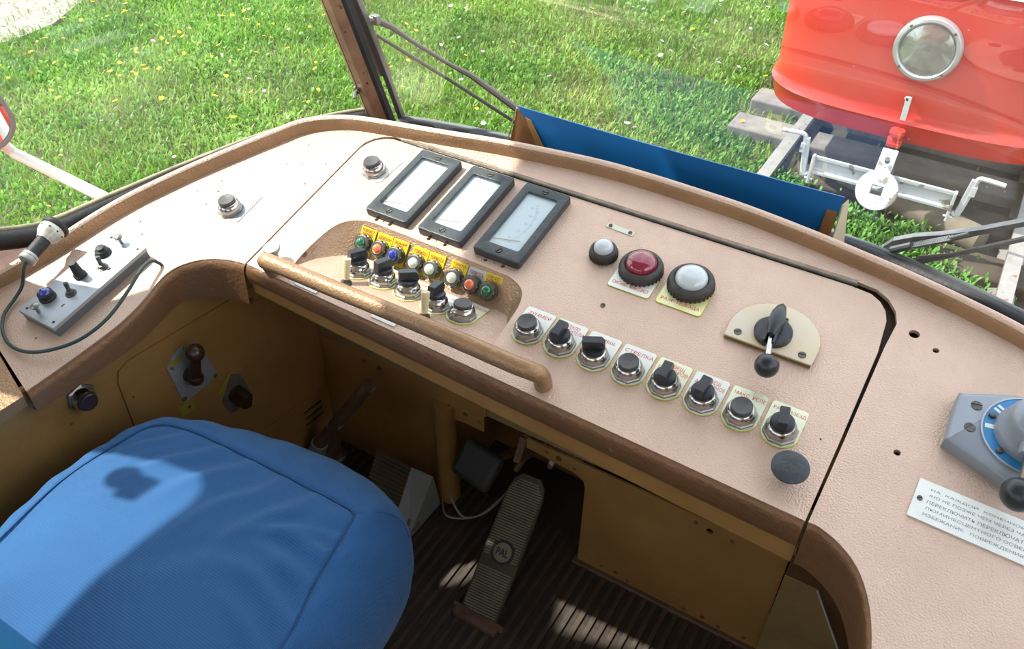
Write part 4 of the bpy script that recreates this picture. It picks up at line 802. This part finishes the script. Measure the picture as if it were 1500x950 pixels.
# ---- right: olive box front
bx = thing('side_box', 'olive metal box with a chipped edge at the right of the footwell', 'box', T(.47, .11, G0 - .50))
put('front_panel', MB().prism([(-.066, -.125), (.13, -.125), (.062, .0), (-.012, .140), (-.062, .140)], 0, .02), ochre_d, bx, Matrix(((1, 0, 0, 0), (0, 0, -1, 0), (0, 1, 0, 0), (0, 0, 0, 1))), smooth=0, bevel=.002)
put('chipped_edge', MB().cyl((-.012, -.022, .139), (.128, -.022, -.125), .0016, n=6), whitep, bx)
put('side_panel', MB().add([(-.012, -.018, .14), (.13, -.018, -.125), (.155, .04, -.125), (.03, .04, .14)], [(0, 1, 2, 3)]), skirt_m, bx, smooth=0)
put('top_panel', MB().add([(-.062, -.02, .14), (-.012, -.02, .14), (.03, .04, .15), (-.062, .04, .15)], [(0, 1, 2, 3)]), skirt_m, bx, smooth=0)
put('slot', MB().box((-.035, -.0205, -.09), (.006, .003, .022)), dark_hole, bx, smooth=0)
b = MB(); b.box(tuple(W(.66, .16, -.36)), (.40, .01, .56)); struct(put('trim_7', b, skirt_m, smooth=0))
# ---- left wall beside the seat
LW = Matrix(((.10297, 0, .99468, -.527), (.99468, 0, -.10297, .12), (0, 1, 0, G0), (0, 0, 0, 1)))
def s_(y): return (y - .12) / .99468
apan = [(s_(-.02), -.1375), (s_(-.245), -.1375), (s_(-.262), -.146), (s_(-.2685), -.165), (s_(-.2685), -.60), (s_(.115), -.60), (s_(.115), -.1375)]
gapo = [(x + (-.003 if x < -.3 else .0), y + (.003 if y > -.2 else 0)) for x, y in apan]
wlm = struct(link('wall_left', plate_mesh('wall_left', [[(s_(-1.95), -.63), (.0, -.63), (.0, -.05), (s_(-.4), -.088), (s_(-1.95), -.10)], ], -.010, -.0018, ochre), None, LW))
up = link('wall_panel', plate_mesh('wall_panel', [[(s_(-1.95), -.62), gapo[4], gapo[3], gapo[2], gapo[1], gapo[0], gapo[6], (.0, -.06), (s_(-.4), -.089), (s_(-1.95), -.10)]], -.0018, .0012, ochre), wlm)
ap = link('access_panel', plate_mesh('access_panel', [apan, circle(s_(-.255), -.205, .0025, 8), circle(s_(-.035), -.235, .002, 8)], -.0018, .0014, ochre), wlm)
# vented cover low on the wall
vc = link('vent_cover', plate_mesh('vent_cover', [[(s_(-.10), -.60), (s_(.108), -.60), (s_(.108), -.452), (s_(-.10), -.452)]] + [[(s_(.045), z), (s_(.092), z + .002), (s_(.092), z + .008), (s_(.045), z + .006)] for z in (-.488, -.505, -.522)], .0014, .0034, ochre), wlm)
link('vent_dark', plate_mesh('vent_dark', [[(s_(.03), -.54), (s_(.10), -.54), (s_(.10), -.47), (s_(.03), -.47)]], .0012, .0018, dark_hole), vc)
# lever switch
t = thing('lever_switch', 'brown bakelite lever on a worn grey plate on the left wall', 'lever', LW @ T(s_(-.152), -.225, .0015))
pts = [(s_(a) - s_(-.152), b_ + .225) for a, b_ in ((-.191, -.187), (-.131, -.172), (-.107, -.266), (-.181, -.277))]
P4 = []
for i in range(4):
    p = Vector(pts[i]); a = Vector(pts[i - 1]); c = Vector(pts[(i + 1) % 4])
    for k in range(5):
        tt = k / 4; u1 = p + (a - p).normalized() * .007 * (1 - tt) ** 2 + (c - p).normalized() * .007 * tt ** 2; P4.append(tuple(u1))
pt_ = link('mounting_plate', plate_mesh('mounting_plate', [P4], 0, .0018, mat('grey_switch_plate', (.27, .28, .285), .5, .2, .1, 60, .1, 30)), t)
for (a, b_) in ((-.184, -.197), (-.114, -.262), (-.178, -.268)): screw(pt_, s_(a) - s_(-.152), b_ + .225, .0018, .0042, .7, m=rust)
put('pivot', MB().lathe([(.014, 0), (.013, .012), (.010, .016)], 20, T(-.004, -.002, 0)), handlem, t)
put('lever_arm', MB().tube([(-.005, -.002, .016), (-.005, .025, .026), (-.003, .052, .034)], [.0115, .0098, .0080], 14).ball((-.005, -.002, .018), .0135), handlem, t, smooth=60)
put('ball_knob', MB().ball((-.003, .062, .036), .0155), handlem, t, smooth=60)
link('label_plate', plate_mesh('label_plate', [[(-.034, .030), (-.004, .036), (-.002, .058), (-.026, .048)]], .0, .0014, greyp), t)
link('yellow_tag', plate_mesh('yellow_tag', [[(-.032, .029), (-.008, .034), (-.006, .044), (-.030, .040)]], .0014, .0022, mat('old_yellow', (.30, .26, .03), .5)), t)
# rotary on the wall
t = thing('rotary_switch', 'dark brown square rotary knob low on the left wall beside the yellow tag', 'switch', LW @ T(s_(-.088), -.322, .0015))
link('mounting_plate', plate_mesh('mounting_plate', [[(-.027, -.004), (.004, .040), (.020, .030), (.033, -.022), (-.004, -.045), (-.018, -.040)]], 0, .0016, mat('grimy_plate', (.16, .13, .11), .5, .3, .2, 60, .4, 40)), t)
link('yellow_tag', plate_mesh('yellow_tag', [[(-.029, .008), (-.001, .038), (.000, .050), (-.030, .022)]], .0016, .0028, mat('old_yellow', (.30, .26, .03), .5)), t)
put('knob_base', MB().lathe([(.017, 0), (.016, .012)], 20, T(.003, -.006, 0)), handlem, t)
put('knob', MB().box((.005, -.010, .020), (.020, .032, .026), Matrix.Rotation(R(-18), 3, 'Z'), taper=.85), handlem, t, bevel=.003)
t = thing('yellow_tag', 'small yellow tag with a screw just above the seat edge', 'tag', LW @ T(s_(-.178), -.290, .0015))
link('tag_plate', plate_mesh('tag_plate', [rrect(-.014, -.012, .014, .008, .001)], 0, .0014, mat('old_yellow', (.30, .26, .03), .5)), t); screw(t, .004, .0, .0014, .003, .3)
# round button
t = thing('push_button', 'round dark push button in a steel hexagon nut on the left wall', 'button', LW @ T(s_(-.326), -.1475, .001))
put('nut', MB().lathe([(.0225, 0), (.0225, .005), (.020, .0065)], 6, a0=.3), steel, t, smooth=20)
put('bezel', MB().lathe([(.018, .006), (.018, .012), (.0155, .016), (.0150, .0175)], 30), chrome, t)
put('cap', MB().lathe([(.0142, .016), (.0142, .024), (.013, .0255), (.0005, .0245)], 28), mat('plum_cap', (.035, .022, .03), .35), t)
# chipped hand lever
t = thing('hand_lever', 'chipped grey steel tube lever standing at the left of the footwell', 'lever', T(*W(-.505, .030, -.56)))
d = Vector(W(-.345, .045, -.31)) - Vector(W(-.505, .030, -.56))
put('tube', MB().cyl((0, 0, 0), tuple(d), .0135, .0125, n=18), rust, t); put('collar', MB().cyl((-.02, 0, -.06), tuple(d * .12), .022, .017, n=16), greystep, t)
put('bracket', MB().box((-.0, .02, -.05), (.06, .08, .02)).box((.02, .03, -.03), (.02, .05, .06), Matrix.Rotation(.3, 3, 'Z')), rust, t, bevel=.003)
# pedals
t = thing('accelerator_pedal', 'long ribbed rubber pedal with a round emblem in the footwell', 'pedal', T(*W(-.034, -.086, -.607)))
top = Vector(W(-.052, .126, -.456)) - t.matrix_basis.translation; Lp = top.length
yv = top.normalized(); xv = Vector((1, -.03, 0)); xv = (xv - yv * xv.dot(yv)).normalized(); zv = xv.cross(yv)
PM = Matrix((xv, yv, zv)).transposed().to_4x4()
oln = [(-.036, 0), (.036, 0), (.037, Lp * .55), (.036, Lp * .86), (.030, Lp * .95), (.018, Lp), (-.018, Lp), (-.030, Lp * .95), (-.036, Lp * .86), (-.037, Lp * .55)]
pb_ = link('tread', plate_mesh('tread', [oln], -.010, 0, ribm, bevel=.002), t, PM)
b = MB()
for i in range(52):
    y = .006 + i * (Lp - .014) / 52; hw = .0325 if y < Lp * .88 else .0325 - (y - Lp * .88) * .7
    if Lp * .315 < y < Lp * .50:
        x1 = -.0325; x2 = -.016; 
        if y < Lp * .40: continue
        b.box((.027, y, .0006), (.011, .0022, .0016)); b.box((-.027, y, .0006), (.011, .0022, .0016)); continue
    b.box((0, y, .0006), (hw * 2, .0022, .0016))
o = put('tread_rib', b, mat('dusty_rib', (.21, .18, .13), .8, 0, .3, 80, .3, 12, spots=[((.04, .04, .05), 16, .60)]), t, PM, smooth=0); o['kind'] = 'stuff'
em = put('emblem', MB().lathe([(.0225, -.001), (.0225, .0018), (.0175, .0019)], 36, T(.001, Lp * .445, 0)), mat('emblem_black', (.02, .018, .022), .6), t, PM)
put('emblem_face', MB().lathe([(.0172, .0005), (.0172, .0024), (.0004, .0024)], 32, T(.001, Lp * .445, 0)), mat('dusty_rib', (.2, .17, .12)), em)
text('PAL', .024, .0135, MATS['emblem_black'], T(.001, Lp * .445, .0024), em, bold=.03)
put('heel_hinge', MB().box((.0, -.006, -.004), (.088, .022, .016)).cyl((-.052, .0, -.002), (.052, .0, -.002), .006, n=10), dirt, t, bevel=.003)
t = thing('brake_pedal', 'rounded black rubber pedal pad hanging beside the column', 'pedal', T(*W(-.150, .095, -.455)))
put('pad', MB().box((0, 0, 0), (.086, .024, .074)), blackr, t, Matrix.Rotation(R(-42), 4, 'X') @ Matrix.Rotation(R(8), 4, 'Y'), bevel=.011)
put('stem', MB().cyl((.01, .02, -.005), (.05, .14, -.04), .008, n=10), rust, t)
b = MB(); st = thing('foot_rest', 'wedge foot rest with ribbed tread and chipped grey side', 'foot rest', T(*W(-.285, .03, -.61)))
q = [(-.068, .025, .115), (.013, .023, .115), (.060, .027, .113), (-.055, -.055, .045), (.020, -.045, .045), (.048, -.050, -.005), (.050, .058, -.005), (-.07, .06, -.005), (-.055, -.058, -.005)]
put('body', MB().add(q, [(1, 2, 5, 4), (2, 6, 5), (0, 7, 6, 2, 1), (0, 3, 8, 7), (3, 4, 5, 8), (5, 6, 7, 8)]), greystep, st, smooth=0)
b = MB(); A, B_, C_, D_ = Vector(q[0]), Vector(q[1]), Vector(q[4]), Vector(q[3]); nrm = (B_ - A).cross(D_ - A).normalized(); nrm = nrm if nrm.z > 0 else -nrm
b.add([tuple(v + nrm * .002) for v in (A, B_, C_, D_)] + [tuple(v) for v in (A, B_, C_, D_)], [(0, 1, 2, 3), (0, 4, 5, 1), (1, 5, 6, 2), (2, 6, 7, 3), (3, 7, 4, 0)])
put('tread', b, ribm, st, smooth=0)
b = MB()
for i in range(13):
    t_ = (i + .5) / 13; p0 = A.lerp(D_, t_) + nrm * .0035; p1 = B_.lerp(C_, t_) + nrm * .0035; b.cyl(tuple(p0), tuple(p1), .0019, n=6)
o = put('tread_rib', b, mat('step_rib', (.11, .075, .045), .7), st); o['kind'] = 'stuff'
b = MB(); b.tube(smooth_path([W(-.235, .12, -.60), W(-.21, .09, -.585), W(-.17, .075, -.60), W(-.13, .10, -.58), W(-.11, .16, -.55)], 6), .0022, 6).tube(smooth_path([W(-.24, .10, -.61), W(-.20, .06, -.60), W(-.15, .09, -.60), W(-.12, .14, -.57)], 6), .0018, 6)
tag(put('loose_wire', b, wire_m, smooth=60), 'loose grey wires on the floor between foot rest and brake pedal', 'wire')

# ================================================================== THE SEAT
fabric = mat('blue_fabric', (.012, .088, .25), .85, 0, 0, 0, .10, 6)
n_ = fabric.node_tree; bs = n_.nodes['Principled BSDF']; tcn = [x for x in n_.nodes if x.type == 'TEX_COORD'][0]
wv = n_.nodes.new('ShaderNodeTexWave'); wv.inputs['Scale'].default_value = 95; wv.bands_direction = 'Y'; wv.inputs['Distortion'].default_value = .6; n_.links.new(tcn.outputs['Object'], wv.inputs['Vector'])
wv2 = n_.nodes.new('ShaderNodeTexWave'); wv2.inputs['Scale'].default_value = 150; wv2.bands_direction = 'X'; n_.links.new(tcn.outputs['Object'], wv2.inputs['Vector'])
ad = n_.nodes.new('ShaderNodeMath'); n_.links.new(wv.outputs['Fac'], ad.inputs[0]); n_.links.new(wv2.outputs['Fac'], ad.inputs[1])
bpn = n_.nodes.new('ShaderNodeBump'); bpn.inputs['Strength'].default_value = .35; bpn.inputs['Distance'].default_value = .0015; n_.links.new(ad.outputs[0], bpn.inputs['Height']); n_.links.new(bpn.outputs[0], bs.inputs['Normal'])
bs.inputs['Sheen Weight'].default_value = .35; bs.inputs['Sheen Tint'].default_value = (.42, .66, .92, 1); bs.inputs['Sheen Roughness'].default_value = .5
seat = thing('driver_seat', 'blue fabric driver seat with seamed cushion, partly in sunlight', 'seat', T(*W(-.27, -.42, -.62)))
def ring(pts, z, n=180, r=.05):
    P = smooth_path([(x, y, 0) for x, y in pts], 12, closed=True)
    # resample evenly from a fixed start so that rings line up
    cum = [0]; Q = P + [P[0]]
    for a, c in zip(Q, Q[1:]): cum.append(cum[-1] + (c - a).length)
    out = []; j = 0
    for i in range(n):
        s = cum[-1] * i / n
        while cum[j + 1] < s: j += 1
        t = (s - cum[j]) / max(1e-9, cum[j + 1] - cum[j]); p = Q[j].lerp(Q[j + 1], t); out.append((p.x, p.y, z))
    return out
topo = [(-.462, -.345), (-.448, -.302), (-.400, -.282), (-.30, -.275), (-.20, -.272), (-.125, -.270), (-.100, -.274), (-.093, -.30), (-.075, -.38), (-.052, -.46), (-.045, -.60), (-.06, -.66), (-.25, -.68), (-.44, -.66), (-.455, -.55), (-.472, -.44)]
wide = [(-.530, -.345), (-.505, -.268), (-.43, -.215), (-.32, -.175), (-.22, -.160), (-.13, -.170), (-.07, -.200), (-.040, -.250), (-.022, -.35), (-.012, -.46), (-.012, -.60), (-.04, -.70), (-.25, -.72), (-.47, -.70), (-.515, -.55), (-.535, -.44)]
midr = [((a[0] * .45 + b_[0] * .55), (a[1] * .45 + b_[1] * .55)) for a, b_ in zip(topo, wide)]
low = [(x * .97 - .008, y * .98 - .008) for x, y in wide]
def sh(P, k): cx, cy = -.27, -.46; return [(cx + (x - cx) * k, cy + (y - cy) * k) for x, y in P]
def wr(p, top):      # soft creases running from the corners
    x, y, z = p; 
    c = .0
    for fx, fy, ang, wd, ln, am in ((-.36, -.33, 1.15, .010, .06, .006), (-.30, -.33, 1.2, .012, .07, .006), (-.24, -.345, 1.25, .012, .08, .005), (-.18, -.34, 1.3, .012, .08, .006), (-.42, -.33, 1.1, .008, .05, .004), (-.10, -.32, .55, .010, .07, .008), (-.10, -.345, .30, .011, .08, .008), (-.11, -.385, .10, .011, .07, .006), (-.09, -.43, -.1, .010, .06, .006), (-.08, -.48, -.25, .010, .06, .005), (-.16, -.42, .7, .02, .13, .004)):
        dx, dy = x - fx, y - fy; al = dx * math.cos(ang) + dy * math.sin(ang); ac = -dx * math.sin(ang) + dy * math.cos(ang) + .006 * math.sin(al * 40)
        c += am * (math.exp(-(ac / wd) ** 2) - .5 * math.exp(-((ac - wd * 1.7) / wd) ** 2)) * math.exp(-(al / ln) ** 2)
    c += .0025 * math.sin(x * 14 + y * 9) * math.cos(y * 17)
    return (x, y, z + c)
rings = [[wr(p, 1) for p in ring(sh(topo, k), -.165 + .022 * (1 - k ** 2.6))] for k in [.02] + [.05 * q_ for q_ in range(1, 12)] + [.58 + .02 * q_ for q_ in range(0, 21)] + [.99]]
rings += [ring(sh(topo, 1.), -.1665), ring(sh(topo, 1.006), -.1640)]
for k, z in ((.12, -.1655), (.25, -.168), (.40, -.175), (.55, -.186), (.70, -.202), (.85, -.225), (.95, -.248), (1., -.275)):
    rr_ = [((a[0] * (1 - k) + b_[0] * k), (a[1] * (1 - k) + b_[1] * k)) for a, b_ in zip(topo, wide)]
    rings.append([(p[0], p[1], p[2] + .002 * math.sin(i * .9) * math.sin(k * 3)) for i, p in enumerate(ring(rr_, z))])
rings += [ring(wide, -.31), ring(low, -.36), ring(sh(low, .95), -.385)]
ctr = Vector((-.27, -.42, -.62))
L_ = lambda p: (p[0] - ctr.x, p[1] - ctr.y, p[2] - ctr.z)
cu_ = MB().loft([[L_(p) for p in r] for r in rings], closed=True); cu_.add([L_(p) for p in rings[0]], [tuple(range(180))]); cu_.add([L_(p) for p in rings[-1]], [tuple(range(180))])
cm = put('cushion', cu_, fabric, seat, smooth=180)
# stitched seams lying on the cushion
put('seam', MB().tube([L_(p) for p in [(q[0], q[1], -.1635) for q in ring(sh(topo, 1.003), 0, 144)]], .0007, 6, closed=True), mat('seam_thread', (.012, .07, .20), .8), cm)
crn = [Vector(ring(topo, -.163)[0])]
put('corner_seam', MB().tube([L_(p) for p in smooth_path([(-.101, -.271, -.164), (-.089, -.258, -.169), (-.074, -.238, -.183), (-.060, -.226, -.205), (-.054, -.222, -.24)], 4)], .0007, 6), MATS['seam_thread'], cm)
put('pan', MB().loft([[L_(p) for p in ring(sh(wide, .80), z)] for z in (-.38, -.42)], closed=True, caps=True), blackr, seat)
put('pedestal', MB().lathe([(.14, .0), (.13, .03), (.05, .05), (.045, .22)], 24), blackr, seat)
fab2 = mat('blue_fabric_back', (.012, .15, .34), .8, 0, .1, 60, .06, 5)
b = MB(); rows = []
for k in range(13):
    t = k / 12; z = -.30 + .56 * t; y = -.632 - .10 * t; xr_ = -.165 - .45 * max(0, z + .22) ** 1.2; hw = (xr_ + .57) / 2; cx = (xr_ - .57) / 2
    ro = [(cx + hw * math.copysign(abs(math.cos(a)) ** .5, math.cos(a)), y + .050 * math.copysign(abs(math.sin(a)) ** .6, math.sin(a)) * (1 - .2 * t), z) for a in [2 * math.pi * i / 40 for i in range(40)]]
    rows.append([L_(p) for p in ro])
last = rows[-1]; cx_ = sum(p[0] for p in last) / 40; cy_ = sum(p[1] for p in last) / 40
for q_, dz in ((.96, .014), (.86, .026), (.66, .034), (.35, .038)): rows.append([(cx_ + (p[0] - cx_) * q_, cy_ + (p[1] - cy_) * q_, p[2] + dz) for p in last])
put('backrest', MB().loft(rows, closed=True, caps=True), fab2, seat, smooth=60, bevel=0)

# ================================================================== SIGN BOARD BEHIND THE RIM
bd = thing('sign_board', 'blue card sign board with folded brown flaps standing behind the dashboard rim', 'sign', T(*W(0.02, .40, 0)))
def bx_(s2, z):      # the side edges slant inwards towards the bottom
    return (-.279 + max(0, .1035 - z) * .85 if s2 < 0 else .277 - max(0, .1035 - z) * .08) if z > .03 else (-.2165 if s2 < 0 else .271)
zs = [.1035, .08, .042, .0, -.07, -.145]
rows = []
for z in zs:
    x0, x1 = bx_(-1, z), bx_(1, z); rows.append([(x0 + (x1 - x0) * i / 28, .012 * (1 - (2 * i / 28 - 1) ** 2), z - (.0095 * (1 - (2 * i / 28 - 1) ** 2) if z > .1 else 0)) for i in range(29)])
fr2 = [[(x, y + .0025, z) for x, y, z in r_] for r_ in rows]
brd = put('board', MB().loft(rows + fr2[::-1] + [rows[0]]), blueboard, bd, smooth=30)
FX = Matrix(((-1, 0, 0, 0), (0, 0, 1, 0), (0, 1, 0, 0), (0, 0, 0, 1)))      # lettering faces forward, readable from outside
for tx, x, z, w_, h_ in (('В', .095, .034, .028, .050), ('Н', .174, -.050, .026, .056), ('А', .137, -.050, .028, .060), ('Ц', .078, -.046, .028, .052)):
    text(tx, w_, h_, boardtxt, T(x, .0150, z) @ FX, bd, depth=.0008, bold=.04)
def flap(pts, m, th=.002):
    b = MB(); a = [Vector(p) for p in pts]; nn = (a[1] - a[0]).cross(a[-1] - a[0]).normalized() * th; b.add([tuple(p) for p in a] + [tuple(p + nn) for p in a], [tuple(range(len(a)))[::-1], tuple(range(len(a), 2 * len(a)))] + [(i, (i + 1) % len(a), len(a) + (i + 1) % len(a), len(a) + i) for i in range(len(a))]); return b
fl1 = put('side_flap', flap([(-.279, -.001, .098), (-.212, -.003, .03), (-.205, -.003, -.06), (-.36, .06, -.06), (-.31, .030, .02)], card), card, bd, smooth=0)
put('flap_edge', MB().cyl((-.279, -.002, .101), (-.332, .044, -.02), .0013, n=6), cardedge, fl1)
put('inner_strip', flap([(-.262, -.003, .088), (-.250, -.004, .086), (-.196, -.006, .0), (-.215, -.005, .0)], card), mat('card_light', (.36, .19, .07), .6), fl1, smooth=0)
fl1 = put('side_flap', flap([(.279, -.001, .092), (.283, .008, .097), (.300, .045, -.06), (.276, -.004, -.06)], card), cardedge, bd, smooth=0)
put('inner_strip', flap([(.258, -.002, .078), (.273, -.002, .078), (.271, -.003, -.04), (.250, -.003, -.04)], card), card, fl1, smooth=0)

# ================================================================== WIPERS AND MIRROR OUTSIDE
def gs(x, z, o=.012): return W(x, gy(x, z) + o, z)
t = thing('wiper', 'parked wiper blade beside the left pillar with two thin link arms', 'wiper', T(0, 0, 0))
put('blade', MB().loft([[gs(x + dx, z, o) for dx, o in ((-.009, .005), (.009, .005), (.008, .018), (-.008, .018))] for x, z in ((-.640, .30), (-.626, .205), (-.615, .145), (-.602, .052))], closed=True, caps=True), mat('wiper_grey', (.14, .12, .11), .45, .4, .2, 60), t, smooth=0)
put('rubber', MB().loft([[gs(x + dx, z, o) for dx, o in ((-.004, .002), (.005, .002), (.005, .012), (-.004, .012))] for x, z in ((-.615, .18), (-.597, .05), (-.585, -.058))], closed=True, caps=True), mat('wiper_rubber', (.10, .09, .08), .6), t, smooth=0)
put('joint', MB().cyl(gs(-.626, .160, .018), gs(-.600, .168, .022), .008, n=10).box(tuple(gs(-.602, .166, .020)), (.016, .012, .018)), steel, t, bevel=.002)
put('arm', MB().tube([gs(-.607, .161, .03), gs(-.580, .150, .03), gs(-.551, .128, .03), gs(-.477, .086, .03), gs(-.438, .071, .03), gs(-.351, .017, .03), gs(-.25, -.045, .028)], [.007, .0062, .0042, .0042, .006, .007, .008], 8), mat('wiper_grey', (.14, .12, .11)), t)
put('link_rod', MB().tube([gs(-.608, .133, .022), gs(-.477, .055, .022), gs(-.357, -.009, .022), gs(-.295, -.045, .022)], .0034, 8), mat('wiper_grey', (.14, .12, .11)), t)
t = thing('wiper', 'black wiper arm with spring and link rod at the right of the windshield', 'wiper', T(0, 0, 0))
wm = mat('wiper_dark', (.20, .20, .21), .35, .5, .1, 60, .3, 40)
put('arm', MB().loft([[gs(x, z + dz, o) for dz, o in ((-.5 * h, .020), (.5 * h, .020), (.5 * h, .034), (-.5 * h, .034))] for x, z, h in ((.357, -.055, .012), (.372, -.036, .026), (.40, -.014, .028), (.436, .013, .020), (.485, .056, .011), (.529, .097, .010), (.62, .178, .009), (.70, .245, .008))], closed=True, caps=True), wm, t, smooth=20)
put('pivot', MB().ball(tuple(gs(.366, -.052, .03)), .010).box(tuple(gs(.375, -.050, .02)), (.02, .02, .014)), chrome, t)
b = MB(); sp = [gs(.400 + .049 * i / 120, -.014 + .043 * i / 120, .012) + Vector((.003 * math.cos(i * .9), .004 * math.sin(i * .9), .004 * math.sin(i * .9 + 1))) for i in range(121)]; b.tube(sp, .0016, 5).cyl(tuple(gs(.376, -.036, .012)), tuple(gs(.402, -.012, .012)), .0065, n=10).cyl(tuple(gs(.449, .029, .012)), tuple(gs(.470, .050, .012)), .003, n=8); put('spring', b, steel, t)
put('link_rod', MB().tube([gs(.410, -.054, .020), gs(.422, -.038, .020), gs(.459, -.007, .020), gs(.538, .075, .020), (gs(.66, .20, .020))], [.008, .0075, .0042, .0042, .0042], 8), wm, t)
put('link_joint', MB().box(tuple(gs(.410, -.052, .018)), (.024, .014, .012)), steel, t, bevel=.003)
t = thing('side_mirror', 'rounded rear-view mirror on a white tube arm outside the left window', 'mirror', T(*W(-1.12, -.06, .06)))
mp = [(y, z) for y, z in rrect(-.20, -.085, .055, .15, .05, 8)]
MMX = Matrix(((0, 0, 1, 0), (1, 0, 0, 0), (0, 1, 0, 0), (0, 0, 0, 1)))
mt_ = Matrix.Rotation(R(-14), 4, 'Z')
put('housing', MB().prism(mp, -.022, .006), blackr, t, mt_ @ MMX @ Matrix.Rotation(R(12), 4, 'Z'), bevel=.006)
put('mirror_glass', MB().prism([(y * .93 - .004, .03 + (z - .03) * .93) for y, z in mp], .0062, .0075), mirror_m, t, mt_ @ MMX @ Matrix.Rotation(R(12), 4, 'Z'), smooth=0)
put('mirror_rim', MB().tube([(y * .97 - .002, .03 + (z - .03) * .97, .007) for y, z in mp], .005, 8, closed=True), mat('grey_rubber', (.16, .17, .17)), t, mt_ @ MMX @ Matrix.Rotation(R(12), 4, 'Z'))
a_ = Vector(W(-.812, -.044, -.035)) - t.matrix_basis.translation; c_ = Vector(W(-1.115, -.018, -.045)) - t.matrix_basis.translation
put('arm', MB().tube([tuple(a_), tuple(c_), (-.015, -.01, .0)], .0105, 12), mat('arm_white', (.80, .76, .68), .4), t)
